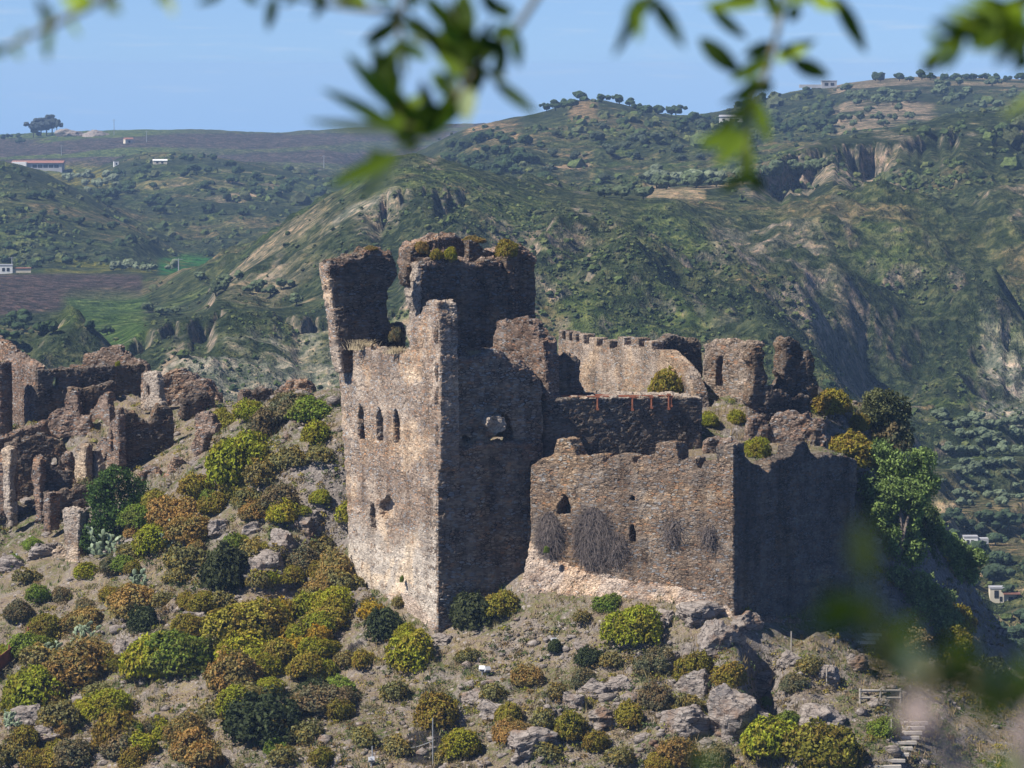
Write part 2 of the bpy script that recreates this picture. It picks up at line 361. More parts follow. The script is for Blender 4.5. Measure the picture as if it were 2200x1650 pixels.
# the cliff mountain on the right
fl((1640, 352, 1340), (1700, 320, 1360), (1760, 300, 1380), (1830, 302, 1400), (1900, 290, 1420), (1960, 284, 1420), (2080, 252, 1450), (2200, 264, 1450), (2500, 240, 1500), (2900, 240, 1500), step=60)
fl((1720, 312, 1560), (1850, 300, 1600), (2000, 285, 1650), (2200, 275, 1700), (2900, 260, 1750), step=110)
fl((1750, 265, 1950), (1950, 235, 2000), (2200, 225, 2050), step=110)
fl((1790, 400, 1270), (1900, 420, 1260), (2050, 380, 1300), (2200, 400, 1290), step=80)
fl((1780, 480, 1150), (1860, 470, 1180), (1920, 510, 1150), step=60)
fl((1860, 620, 1080), (2000, 560, 1160), (2150, 560, 1170), (2400, 560, 1180), (2900, 560, 1200), step=100)
fl((2080, 300, 1400), (2050, 460, 1260), (1960, 640, 1100), (1900, 760, 1000), step=60)
fl((1800, 760, 960), (1950, 820, 930), (2150, 800, 960), (2400, 780, 980), (2900, 780, 1000), step=110)
fl((1850, 950, 840), (2000, 930, 860), (2200, 920, 880), (2500, 920, 900), step=110)
fl((1900, 1120, 770), (2100, 1120, 790), (2300, 1120, 800), (2900, 1100, 830), step=120)
fl((1950, 1330, 700), (2200, 1330, 715), (2900, 1330, 730), step=150)
far = np.array(far, float)
CREST = np.array(line([(430, 664, 1130), (520, 587, 1140), (640, 494, 1140), (750, 427, 1120), (850, 382, 1100), (1020, 387, 1120), (1100, 414, 1120), (1240, 434, 1150), (1380, 427, 1200), (1500, 407, 1230), (1640, 392, 1260), (1790, 372, 1300)], 8)
   + line([(1640, 352, 1340), (1760, 300, 1380), (1960, 284, 1420), (2080, 252, 1450), (2200, 264, 1450), (2500, 240, 1500)], 8)
   + line([(880, 347, 1950), (1000, 278, 2000), (1260, 214, 2000), (1400, 245, 2000), (1550, 240, 2200), (1700, 194, 2400), (2000, 165, 2500), (2400, 180, 2500)], 8)
   + line([(250, 742, 930), (320, 692, 940), (500, 666, 950), (700, 656, 960), (860, 650, 980)], 8) + line([(-200, 345, 1830), (90, 390, 1790), (230, 460, 1760)], 8)
   + line([(200, 392, 2320), (330, 327, 2450), (560, 362, 2350), (720, 432, 2150)], 8), float)

PXS = np.concatenate([np.arange(-900, -100, 20.0), np.arange(-100, 2300, 6.4), np.arange(2300, 3101, 20.0)])
DS = np.concatenate([np.array([2.0, 5, 10, 20, 40, 70, 110, 160, 220, 290, 360, 430]), np.linspace(480, 640, 60)[:-1], np.linspace(640, 1480, 930)[:-1], np.exp(np.linspace(math.log(1480), math.log(4300), 460)), np.array([4600., 5200, 6200])])
def fdom(px, D): return np.stack([px / 300.0, np.log(D) * 4.2], 1)
GX, GD = np.meshgrid(PXS, DS, indexing='ij')
qpx, qD = GX.ravel(), GD.ravel()
cD = np.maximum(qD, 250)
pyv = rbf(fdom(far[:, 0], far[:, 2]), far[:, 1], fdom(qpx, cD), 0.02, 0.22)
sx, sz = py_to_slope(qpx, pyv)
wx, wz = sx * qD, sz * qD
# close by, the hill under the viewer's own feet
wz = np.where(qD < 250, -1.7 - 0.24 * qD, wz)
xy = np.stack([wx, qD, np.zeros_like(wx)], 1)
amp = np.clip((qD - 480) / 300, 0, 1)
warp = np.stack([fbm(xy / 160.0, 3), fbm(xy / 160.0 + 50, 3), np.zeros_like(wx)], 1) * 40
spur = ridged((xy + warp) / np.array([120.0, 260.0, 1]), 5)
flute = ridged((xy + warp * 0.7) / np.array([34.0, 130.0, 1]) + 3, 4)
gul = ridged((xy + warp * 0.5) / 42.0, 4)
fq = fdom(qpx, cD); fc = fdom(CREST[:, 0], CREST[:, 2]); cdist = np.full(len(fq), 9.0)
for k in range(len(fc)): cdist = np.minimum(cdist, (fq[:, 0] - fc[k, 0]) ** 2 * 4 + (fq[:, 1] - fc[k, 1]) ** 2)
cm = np.clip(fbm(xy / 110.0 + 71, 4, 0.6) * 3.0 + 0.1, 0, 1); cw = np.abs(ridged((xy + warp * 0.6) / np.array([26.0, 44.0, 1]) + 13, 4)); crag = cm * (cw - cw.mean())
crest = np.exp(-cdist / 0.14)
steepband = np.clip(1 - np.abs(qD - 1000) / 500, 0, 1)
far_flat = np.clip((qD - 2500) / 700, 0, 1)
bump_z = ((spur - spur.mean()) * (6.0 + 24.0 * steepband) + (gul - gul.mean()) * (2.5 + 9.0 * steepband) + fbm(xy / 14.0, 3) * 2.0 + fbm(xy / 5.0 + 3, 3) * 1.1 + np.maximum(0, fbm(xy / 2.4 + 8, 2)) * 1.0 + crag * 10.0 * steepband + (flute - flute.mean()) * 8.0 * steepband) * (1 - 0.65 * far_flat) * (1 - 0.82 * crest)
# keep fields and plateaux smooth
def soft(x0, x1, y0, y1, m=25):
    return (np.clip((qpx - x0) / m + 1, 0, 1) * np.clip((x1 - qpx) / m + 1, 0, 1) * np.clip((pyv - y0) / m + 1, 0, 1) * np.clip((y1 - pyv) / m + 1, 0, 1))
def din(a, b): return np.clip((qD - a) / 60, 0, 1) * np.clip((b - qD) / 60, 0, 1)
flat = np.maximum.reduce([soft(300, 520, 555, 600, 12) * din(1400, 1750), soft(-300, 440, 575, 760, 25) * din(860, 1600), soft(1390, 1790, 380, 432, 6) * din(1150, 1400),
                          soft(1820, 2200, 170, 280, 20) * din(1600, 3000), soft(1960, 2300, 880, 1120, 40) * 0.6 * din(640, 1000)])
wz = wz + bump_z * amp * (1 - 0.85 * flat)
# cliffs: the ground breaks off sharply in front of these edges
n_edge = fbm(xy / 9.0 + 31, 3)
def sm0(x): x = np.clip(x, 0, 1); return x * x * (3 - 2 * x)
def cliff(pts, drop, fade, seed):
    global wz
    pts = np.array(pts, float); cd_ = np.interp(qpx, pts[:, 0], pts[:, 1]) + fbm(np.stack([qpx / 34.0, qpx * 0 + seed, qpx * 0], 1), 4, 0.65) * 24
    inside = np.clip((qpx - pts[0, 0]) / 60, 0, 1) * np.clip((pts[-1, 0] - qpx) / 60, 0, 1); t_ = cd_ - qD
    hgt = drop * np.clip(0.55 + 1.5 * fbm(np.stack([qpx / 75.0, qpx * 0 + seed + 5, qpx * 0], 1), 4, 0.6), 0, 1.3)
    wz = wz - inside * hgt * sm0(t_ / (11 + 7 * n_edge)) * np.exp(-np.clip(t_, 0, 999) / fade)
cliff([(1620, 1322), (1700, 1342), (1760, 1362), (1830, 1382), (1960, 1402), (2080, 1430), (2200, 1430), (2600, 1480)], 14, 70, 1)
cliff([(1780, 1240), (1950, 1250), (2150, 1280), (2500, 1300)], 8, 50, 2)
cliff([(1560, 1085), (1700, 1090), (1800, 1100)], 7, 40, 3)
cliff([(1750, 1000), (1950, 1040), (2300, 1060)], 5, 35, 6)
cliff([(220, 912), (320, 925), (500, 936), (700, 946), (880, 962)], 7, 45, 4)
cliff([(760, 1075), (900, 1080), (1020, 1095)], 7, 40, 5)
# stepped olive terraces low on the right
ter = soft(1985, 2300, 905, 1110, 40) * din(640, 1000)
step = 5.2; zz = wz / step; fr = zz - np.floor(zz)
wz = wz * (1 - ter) + ter * step * (np.floor(zz) + np.clip((fr - 0.62) / 0.38, 0, 1))
FZ = wz.reshape(GX.shape)
# the row at which each grid vertex is seen
def rows_of(z, D):
    k = z / D                                    # (-SP + v CP)/(CP + v SP) = k
    v = (k * CP + SP) / (CP - k * SP); return 825 - v * F
FPY = rows_of(FZ, GD)
def hit_far(px, py, dmin=490):
    i = int(np.clip(np.searchsorted(PXS, px), 0, len(PXS) - 1)); col = FPY[i]; j0 = np.searchsorted(DS, dmin)
    w = np.nonzero(col[j0:] <= py)[0]
    if len(w) == 0: return None
    j = j0 + w[0]
    if j > j0 and col[j - 1] > col[j]:
        t = (col[j - 1] - py) / (col[j - 1] - col[j]); D = DS[j - 1] + t * (DS[j] - DS[j - 1]); z = FZ[i, j - 1] + t * (FZ[i, j] - FZ[i, j - 1])
    else: D = DS[j]; z = FZ[i, j]
    sxx, _ = py_to_slope(px, py)
    return Vector((sxx * D, D, CAMZ + z))
# land cover as colour
gz_px = np.gradient(FZ, axis=0) / np.maximum(np.gradient(wx.reshape(GX.shape), axis=0), 1e-3)
gz_d = np.gradient(FZ, axis=1) / np.gradient(GD, axis=1)
slope = np.sqrt(gz_px ** 2 + gz_d ** 2).ravel()
ppy = FPY.ravel()
col = np.empty((len(qpx), 3)); 
scrub = np.array([0.042, 0.055, 0.030]); scrub2 = np.array([0.072, 0.084, 0.040]); grass = np.array([0.088, 0.115, 0.040]); bare = np.array([0.27, 0.205, 0.155]); rockc = np.array([0.235, 0.195, 0.17])
n1 = fbm(xy / 60.0, 5, 0.65); n2 = fbm(xy / 18.0 + 9, 4, 0.65); n3 = fbm(xy / 200.0 + 33, 4)
def mixc(c, k, w): return c * (1 - w[:, None]) + np.asarray(k)[None] * w[:, None]
def sm(x, a, b): t = np.clip((x - a) / (b - a), 0, 1); return t * t * (3 - 2 * t)
col[:] = scrub
col = mixc(col, scrub2, sm(n1, -0.15, 0.25))
col = mixc(col, grass, sm(n2 + n3 * 0.6, 0.12, 0.45) * 0.8)
col = mixc(col, (0.15, 0.12, 0.075), sm(n1 - n2 * 0.7, 0.22, 0.5) * 0.75)
streak = fbm(np.stack([xy[:, 0] / 9.0, xy[:, 1] / 38.0, xy[:, 2]], 1) + 5, 4, 0.6) + 0.5 * n3
rk = np.maximum(sm(streak, 0.30, 0.5) * 0.7, sm(slope * 0.8 + 0.7 * n2 + 0.35 * n1 + cm * 0.35, 1.0, 1.4)) * (qD < 1500)
col = mixc(col, rockc, rk * 0.9)
def zone(x0, x1, y0, y1, d0, d1, m=10): return soft(x0, x1, y0, y1, m) * ((qD > d0) & (qD < d1))
nn = 0.75 + 0.5 * (n2 * 0.5 + 0.5)
def field(c, w, a=1.0):
    global col
    col = mixc(col, np.array(c), np.clip(w * a, 0, 1))
# fields: upper left plateau
pl = (qD > 2550) * (qpx < 1050)
col[pl > 0] = (np.array([0.105, 0.085, 0.085])[None] * (0.85 + 0.3 * n1[:, None]) + 0.0)[pl > 0]
stripes = np.sin(ppy / 7.5 + qpx / 260.0 + n3 * 5)
field((0.11, 0.145, 0.045), pl * sm(stripes, 0.0, 0.35) * sm(-qpx, -520, -330), 0.95)
field((0.10, 0.12, 0.055), pl * sm(stripes + n1, 0.3, 0.8) * sm(qpx, 330, 520), 0.8)
field((0.20, 0.17, 0.03), zone(60, 230, 366, 400, 2000, 3000, 14) * sm(n2 + 0.2, -0.2, 0.3), 0.85)
field((0.035, 0.14, 0.035), zone(345, 520, 560, 588, 1450, 1760, 6))
field((0.16, 0.15, 0.03), zone(100, 440, 566, 585, 1450, 1800, 8) * sm(n2, 0.0, 0.3), 0.8)
field((0.085, 0.062, 0.065), zone(-300, 300, 596, 682, 1100, 1540, 10) * sm(690 - ppy + (300 - qpx) * 0.0 - np.abs(qpx) * 0.12, 0, 20), 1.0)
field((0.075, 0.125, 0.035), zone(150, 300, 640, 740, 900, 1400, 25), 0.85)
field((0.20, 0.17, 0.09), zone(290, 460, 330, 400, 1900, 2500, 20) * sm(n1, 0.0, 0.25), 0.7)
field(bare, zone(380, 600, 380, 430, 1700, 2400, 25) * sm(n2 + n1, 0.15, 0.4), 0.95)
field((0.36, 0.27, 0.19), zone(1390, 1510, 408, 432, 1150, 1420, 8), 0.95)
field((0.36, 0.27, 0.19), soft(1500, 1790, 360, 400, 10) * (qD > 1180) * (qD < 1345) * sm(6 - np.abs(ppy - (405 - (qpx - 1500) * 0.115)), 0, 4), 0.95)
field((0.31, 0.235, 0.19), zone(1800, 1990, 180, 275, 1700, 2450, 25) * sm(n1 + 0.5 * n2, -0.25, 0.05), 0.9)
field((0.30, 0.23, 0.17), zone(1950, 2200, 165, 200, 2200, 2600, 20) * sm(n1, -0.1, 0.2), 0.8)
field((0.31, 0.21, 0.14), zone(1010, 1110, 270, 330, 1700, 2050, 20) * sm(n2, -0.05, 0.2), 0.9)
field((0.31, 0.21, 0.14), zone(1230, 1275, 215, 250, 1800, 2050, 12), 0.8)
field((0.29, 0.20, 0.15), zone(1180, 1260, 330, 390, 1400, 1700, 20) * sm(n2, -0.05, 0.25), 0.8)
field((0.28, 0.225, 0.19), soft(1650, 1980, 305, 380, 12) * (qD > 1250) * (qD < 1440) * sm(n2 + 0.4 * n1, -0.1, 0.3), 0.9)
field((0.27, 0.21, 0.175), soft(1980, 2260, 270, 420, 20) * (qD < 1480) * sm(n2 + 0.4 * n1, 0.05, 0.4), 0.75)
field((0.24, 0.20, 0.185), soft(1560, 1760, 540, 760, 45) * (qD < 1200) * sm(n2 + 0.4 * n1, -0.05, 0.35), 0.9)
field((0.25, 0.20, 0.16), soft(480, 760, 480, 660, 60) * (qD < 1200) * sm(n1 + 0.5 * n2, -0.15, 0.3), 0.75)
field((0.27, 0.245, 0.22), soft(260, 720, 700, 860, 30) * (qD < 980) * sm(n2 + 0.6 * n1, 0.05, 0.35), 0.85)
field((0.27, 0.245, 0.22), soft(720, 1000, 440, 540, 40) * (qD < 1120) * sm(n2 + 0.6 * n1, 0.1, 0.4), 0.75)
field((0.29, 0.27, 0.25), soft(2120, 2260, 720, 820, 25) * (qD < 1100) * sm(n2 + 0.4 * n1, -0.2, 0.15), 0.9)
field((0.20, 0.16, 0.10), ter * sm(n1, -0.1, 0.3), 0.7)
field((0.30, 0.24, 0.17), soft(2010, 2060, 1020, 1100, 12) * (qD < 1000), 0.8)
field((0.62, 0.56, 0.50), sm(7 - np.abs(qpx - (2046 - (ppy - 1050) * 0.35)), 0, 3) * soft(2010, 2070, 1052, 1098, 3) * (qD < 1000), 0.95)
field((0.29, 0.21, 0.15), soft(2050, 2260, 1110, 1430, 40) * (qD < 900) * sm(n2 + n1, 0.2, 0.5), 0.85)
col *= (0.86 + 0.28 * (fbm(xy / 7.0, 3) * 0.5 + 0.5))[:, None]
hv = np.stack([wx, qD, CAMZ + FZ.ravel()], 1)
ni, nj = GX.shape
idx = np.arange(ni * nj).reshape(ni, nj)
hf = np.stack([idx[:-1, :-1], idx[1:, :-1], idx[1:, 1:], idx[:-1, 1:]], -1).reshape(-1, 4)
hme = mesh_from('hills', hv, hf); smooth(hme)
ca = hme.color_attributes.new('land', 'FLOAT_COLOR', 'POINT')
c4 = np.ones((len(col), 4), np.float32); c4[:, :3] = np.clip(col, 0, 1); ca.data.foreach_set('color', c4.ravel())
t = NT('hill_ground'); geo = t.n('ShaderNodeNewGeometry').outputs['Position']; at = t.n('ShaderNodeVertexColor', layer_name='land').outputs[0]
fn = t.noise(geo, 0.16, 6, 0.7); fn2 = t.noise(geo, 0.6, 4, 0.7)
fm = t.noise(geo, 0.32, 6, 0.75)
c = t.mix(t.ramp(fn, 0.44, 0.58), t.mix(1, at, (0.50, 0.58, 0.50), 'MULTIPLY'), t.mix(1, at, (1.30, 1.25, 1.15), 'MULTIPLY'))
c = t.mix(t.ramp(fm, 0.52, 0.62), c, t.mix(1, c, (1.45, 1.25, 1.15), 'MULTIPLY'))
c = t.mix(t.ramp(fm, 0.36, 0.46), t.mix(1, c, (0.45, 0.52, 0.48), 'MULTIPLY'), c)
c = t.mix(t.ramp(fn2, 0.40, 0.55), t.mix(1, c, (0.55, 0.62, 0.56), 'MULTIPLY'), t.mix(1, c, (1.12, 1.10, 1.05), 'MULTIPLY'))
vh = t.n('ShaderNodeTexVoronoi', feature='F1'); t.set(vh.inputs['Vector'], geo); vh.inputs['Scale'].default_value = 0.35; vh.inputs['Randomness'].default_value = 1.0
c = t.mix(t.math('MULTIPLY', t.math('SUBTRACT', 1.0, t.ramp(vh.outputs['Distance'], 0.25, 0.5)), t.ramp(fn, 0.38, 0.5)), c, t.mix(1, c, (0.52, 0.62, 0.5), 'MULTIPLY'))
M['hills'] = t.done(t.bsdf(c, 0.95, t.bump(t.math('ADD', fn, t.math('MULTIPLY', fn2, 0.5)), 1.0, 3.5), 0.05))
hills = put('hills', hme, M['hills']); tag(hills, kind='structure')

# ---------------------------------------------------------------- the castle hill
near = []
def nl(*pts, step=120): near.extend(line(list(pts), step))
nl((-300, 2000, 318), (0, 2050, 305), (600, 2050, 298), (1200, 2050, 294), (1800, 2050, 294), (2300, 2050, 298), step=300)
nl((-300, 1640, 330), (0, 1650, 323), (300, 1650, 319), (600, 1650, 316), (940, 1650, 313), (1300, 1650, 310), (1600, 1650, 309), (1900, 1650, 310), (2150, 1650, 314), (2350, 1650, 320))
nl((-300, 1500, 344), (0, 1500, 337), (300, 1500, 331), (600, 1500, 326), (940, 1480, 324), (1200, 1450, 322), (1450, 1450, 319), (1700, 1450, 319), (1900, 1480, 321))
nl((-300, 1300, 358), (0, 1300, 353), (200, 1320, 346), (400, 1330, 341), (600, 1330, 336.5), (760, 1325, 336), (860, 1360, 331.5), (940, 1385, 329))
nl((745, 1288, 341.5), (735, 1200, 346), step=60)
nl((1000, 1345, 330.0), (1070, 1300, 331.2), (1110, 1266, 331.4), (1250, 1285, 328.6), (1400, 1302, 325.4), (1575, 1330, 321.5), (1640, 1345, 324), (1740, 1370, 328), (1840, 1375, 331), step=70)
nl((1620, 1400, 321), (1850, 1400, 329), (1960, 1440, 331))
nl((-300, 1150, 372), (0, 1150, 368), (150, 1180, 360), (300, 1160, 355), (450, 1170, 349), (600, 1180, 345), (700, 1170, 344))
nl((-300, 1000, 390), (0, 1060, 380), (150, 1050, 377), (300, 1020, 369), (430, 1000, 363), (560, 990, 356), (660, 960, 352), (725, 940, 350))
nl((-300, 920, 404), (0, 935, 397), (130, 915, 395), (240, 890, 392), (350, 870, 387), (470, 868, 380), (600, 858, 372), (720, 862, 362), (760, 870, 358))
nl((-300, 930, 425), (0, 940, 420), (300, 900, 412), (500, 890, 404), (700, 890, 392), (900, 900, 385), step=150)
nl((-300, 1150, 450), (0, 1150, 450), (400, 1120, 445), (800, 1080, 430), (1200, 1000, 415), (1600, 1000, 410), (2000, 1200, 400), step=150)
# courtyards behind the bastion, rising to the back
nl((1150, 900, 345), (1300, 880, 350), (1450, 862, 352), step=90)
nl((1200, 860, 362), (1450, 850, 360), (1600, 872, 354), (1700, 885, 350), (1800, 880, 352), (1860, 885, 355), step=90)
nl((1530, 905, 345), (1640, 905, 346), (1780, 900, 349))
nl((1250, 880, 380), (1600, 900, 376), (1800, 930, 374), (1900, 990, 372), step=100)
# the steep right flank
nl((1880, 900, 355), (1930, 1010, 353), (1990, 1150, 351), (2060, 1290, 349), (2110, 1395, 347), (2230, 1500, 345), (2350, 1570, 345), step=40)
nl((1850, 1060, 345), (1890, 1200, 342), (1950, 1320, 339), (2050, 1420, 338), step=60)
nl((2000, 1200, 372), (2120, 1420, 368), (2300, 1650, 366), step=80)
nl((2150, 1700, 395), (2500, 2000, 390), step=120)
nw = np.array([tuple(P(*q)) for q in near])
X0, X1, Y0, Y1, ST = -62.0, 66.0, 272.0, 452.0, 0.30
gx = np.arange(X0, X1, ST); gy = np.arange(Y0, Y1, ST)
NX, NY = np.meshgrid(gx, gy, indexing='ij'); nq = np.stack([NX.ravel(), NY.ravel()], 1)
# coarse solve then bilinear
cgx = np.arange(X0, X1 + 1.2, 1.2); cgy = np.arange(Y0, Y1 + 1.2, 1.2); CX, CY = np.meshgrid(cgx, cgy, indexing='ij')
cz = rbf(nw[:, :2], nw[:, 2], np.stack([CX.ravel(), CY.ravel()], 1), 0.6).reshape(CX.shape)
def bil(g, ox, oy, st, x, y):
    fx = np.clip((x - ox) / st, 0, g.shape[0] - 1.001); fy = np.clip((y - oy) / st, 0, g.shape[1] - 1.001)
    i = fx.astype(int); j = fy.astype(int); a = fx - i; b = fy - j
    return g[i, j] * (1 - a) * (1 - b) + g[i + 1, j] * a * (1 - b) + g[i, j + 1] * (1 - a) * b + g[i + 1, j + 1] * a * b
nz = bil(cz, X0, Y0, 1.2, nq[:, 0], nq[:, 1])
q3 = np.stack([nq[:, 0], nq[:, 1], nz], 1)
def inpoly(poly, pts):
    r = np.zeros(len(pts), bool); n = len(poly)
    for i in range(n):
        x1, y1 = poly[i]; x2, y2 = poly[(i + 1) % n]
        c = ((y1 > pts[:, 1]) != (y2 > pts[:, 1])) & (pts[:, 0] < (x2 - x1) * (pts[:, 1] - y1) / (y2 - y1 + 1e-12) + x1)
        r ^= c
    return r
def plan(*a): return [(P(px, 1000, D).x, D) for px, D in a]
KEEP_FOOT = plan((700, 346), (940, 326), (1120, 329), (1575, 319), (1860, 336), (1500, 350), (1200, 352))
calm = np.zeros(len(nq)); calm[inpoly(KEEP_FOOT, nq)] = 1
rot = np.stack([q3[:, 0] * 0.8 - q3[:, 1] * 0.6, q3[:, 0] * 0.6 + q3[:, 1] * 0.8, q3[:, 2]], 1)
strata = ridged(rot / np.array([3.2, 9.0, 4.0]), 4)
outc = np.clip(fbm(q3 / 9.0 + 4, 3) * 2.4 + 0.42, 0, 1)                     # where rock breaks through
nz2 = nz + (fbm(q3 / 6.0, 4) * 0.55 + outc * strata * 1.5 + outc * np.maximum(0, ridged(rot / 1.5 + 7, 3)) * 0.6 + fbm(q3 / 1.1, 3) * 0.12) * (1 - 0.85 * calm)
# the filled courtyard inside the bastion
BAST = plan((1150, 333.6), (1572, 325.2), (1822, 336.0), (1700, 345), (1500, 341.5), (1180, 335.6))
ins = inpoly(BAST, nq)
yardz = P(1600, 985, 330).z
nz2 = np.where(ins, np.where(nq[:, 0] > 12.2, np.maximum(nz2, yardz - 0.55 + (nq[:, 1] - 330) * 0.06 + fbm(q3 / 2.0, 3) * 0.15), np.minimum(np.maximum(nz2, yardz - 2.2), yardz - 1.9)), nz2)
def seg_d(a, b):
    a = np.array(a[:2]); b = np.array(b[:2]); d = b - a; t_ = np.clip(((nq - a) @ d) / (d @ d), 0, 1); return np.linalg.norm(nq - a - t_[:, None] * d, axis=1)
cleft = seg_d(P(1640, 1400, 320.5), P(1650, 1600, 312.5)); nz2 = nz2 - 3.2 * np.exp(-(cleft / 1.15) ** 2)       # the black cleft under the bastion corner
shoul = seg_d(P(1566, 1400, 319.5), P(1585, 1560, 313.0)); nz2 = nz2 + 1.5 * np.exp(-(shoul / 1.2) ** 4)
gully = seg_d(P(700, 1120, 346), P(590, 1290, 340)); nz2 = nz2 - 1.6 * np.exp(-(gully / 1.0) ** 2)
edge = np.minimum.reduce([nq[:, 0] - X0, X1 - nq[:, 0], nq[:, 1] - Y0, Y1 - nq[:, 1]])
nz2 = nz2 - np.clip(12 - edge, 0, 12) ** 1.5 * 1.6                            # the hill runs down into the valley on every side
NZ = nz2.reshape(NX.shape)
def gz(x, y): return float(bil(NZ, X0, Y0, ST, np.array([x]), np.array([y]))[0])
_mD = np.arange(288, 440, 0.15)
def hit_near(px, py):
    ux, uz = py_to_slope(px, py); x = ux * _mD; z = CAMZ + uz * _mD
    h = bil(NZ, X0, Y0, ST, x, _mD); w = np.nonzero(h >= z)[0]
    if len(w) == 0 or w[0] == 0: return None
    D = _mD[w[0]]; return Vector((ux * D, D, float(h[w[0]])))
ni, nj = NX.shape; idx = np.arange(ni * nj).reshape(ni, nj)
nf = np.stack([idx[:-1, :-1], idx[1:, :-1], idx[1:, 1:], idx[:-1, 1:]], -1).reshape(-1, 4)
nme = mesh_from('castle_hill', np.stack([nq[:, 0], nq[:, 1], nz2], 1), nf); smooth(nme)
t = NT('castle_hill_ground'); geo = t.n('ShaderNodeNewGeometry'); pos = geo.outputs['Position']
nzs = t.n('ShaderNodeSeparateXYZ'); t.set(nzs.inputs[0], geo.outputs['Normal'])
b1 = t.noise(pos, 0.16, 5, 0.6); b2 = t.noise(pos, 0.7, 6, 0.65); b3 = t.noise(pos, 3.2, 5, 0.7); b4 = t.noise(pos, 9.0, 3, 0.7)
soil = t.mix(t.ramp(b2, 0.35, 0.65), (0.20, 0.15, 0.115), (0.37, 0.30, 0.24))
dry = t.mix(t.ramp(b3, 0.35, 0.65), (0.22, 0.175, 0.095), (0.34, 0.275, 0.15))
green = t.mix(t.ramp(b4, 0.3, 0.7), (0.06, 0.085, 0.025), (0.14, 0.165, 0.05))
c = t.mix(t.ramp(b3, 0.46, 0.58), soil, dry)
c = t.mix(t.math('MULTIPLY', t.ramp(b1, 0.46, 0.6), t.ramp(b3, 0.40, 0.55)), c, green)
rocky = t.mix(t.ramp(b3, 0.32, 0.68), (0.16, 0.135, 0.12), (0.40, 0.35, 0.305))
c = t.mix(t.math('ADD', t.math('SUBTRACT', 1.0, t.ramp(nzs.outputs[2], 0.60, 0.80)), t.math('MULTIPLY', t.ramp(b2, 0.52, 0.60), 0.8), True), c, rocky)
vo = t.n('ShaderNodeTexVoronoi', feature='F1'); t.set(vo.inputs['Vector'], pos); vo.inputs['Scale'].default_value = 2.4
sc = t.n('ShaderNodeSeparateColor'); t.set(sc.inputs[0], vo.outputs['Color'])
c = t.mix(t.math('MULTIPLY', t.ramp(sc.outputs[0], 0.80, 0.86), t.math('SUBTRACT', 1.0, t.ramp(vo.outputs['Distance'], 0.25, 0.4))), c, (0.42, 0.37, 0.33))
c = t.mix(t.ramp(b4, 0.3, 0.62), t.mix(1, c, (0.55, 0.55, 0.55), 'MULTIPLY'), c)
hb = t.math('ADD', t.math('ADD', b3, t.math('MULTIPLY', b4, 0.5)), t.math('MULTIPLY', b2, 0.8))
M['ground'] = t.done(t.bsdf(c, 0.97, t.bump(hb, 1.0, 0.30), 0.05))
ground = put('castle_hill', nme, M['ground']); tag(ground, kind='structure')
# ---------------------------------------------------------------- masonry
class Plane:
    def __init__(s, px, D, ang, py=1000):
        s.o = P(px, py, D); a = math.radians(ang); s.t = Vector((math.cos(a), math.sin(a), 0)); s.n = Vector((-math.sin(a), math.cos(a), 0))
    def loc(s, px, py):                          # photo point -> (along, height) in the wall's own plane
        d = raydir(px, py); o = Vector((0, 0, CAMZ))
        k = (s.o - o).dot(s.n) / d.dot(s.n); w = o + d * k
        return ((w - s.o).dot(s.t), w.z)
    def world(s, a, z, depth=0.0): return Vector((s.o.x, s.o.y, 0)) + s.t * a + s.n * depth + Vector((0, 0, z))
    def shifted(s, d): q = Plane.__new__(Plane); q.o = s.o + s.n * d; q.t = s.t; q.n = s.n; return q
def ragged(loop, top, side, step=0.45):
    zs = [p[1] for p in loop]; mid = (max(zs) + min(zs)) / 2; out = []
    for (a, b) in zip(loop, loop[1:] + loop[:1]):
        a = Vector(a); b = Vector(b); d = b - a; ln = d.length
        if ln < 1e-4: continue
        n = Vector((-d.y, d.x)) / ln; k = max(1, int(ln / step))
        steep = abs(d.y) > 1.2 * abs(d.x)
        amp = side if steep else (top if (a.y + b.y) / 2 > mid else 0.0)
        out.append(a)
        for i in range(1, k):
            out.append(a + d * (i / k) + n * random.uniform(-amp, amp))
    return out
def prism(mb, pl, outline, thick, holes=(), top=0.14, side=0.05, local=False):
    lp = list(outline) if local else [pl.loc(*p) for p in outline]
    ar = sum(a[0] * b[1] - b[0] * a[1] for a, b in zip(lp, lp[1:] + lp[:1]))
    if ar < 0: lp = lp[::-1]
    loops = [ragged(lp, top, side)]
    for h in holes:
        hl = [pl.loc(*p) for p in h]
        if sum(a[0] * b[1] - b[0] * a[1] for a, b in zip(hl, hl[1:] + hl[:1])) > 0: hl = hl[::-1]
        loops.append(ragged([Vector(p) for p in hl], 0.06, 0.06, 0.3))
    tri = tessellate_polygon([[Vector((p[0], p[1], 0)) for p in l] for l in loops])
    flat = [p for l in loops for p in l]; n = len(flat)
    v = [pl.world(p[0], p[1]) for p in flat] + [pl.world(p[0], p[1], thick) for p in flat]
    f = []
    for a, b, c in tri:
        A, B, Cc = flat[a], flat[b], flat[c]
        if (B[0] - A[0]) * (Cc[1] - A[1]) - (B[1] - A[1]) * (Cc[0] - A[0]) < 0: b, c = c, b
        f.append((a, b, c)); f.append((a + n, c + n, b + n))
    base = 0
    for l in loops:
        m = len(l)
        for i in range(m):
            j = (i + 1) % m; f.append((base + j, base + i, base + i + n, base + j + n))
        base += m
    mb.add(v, f)
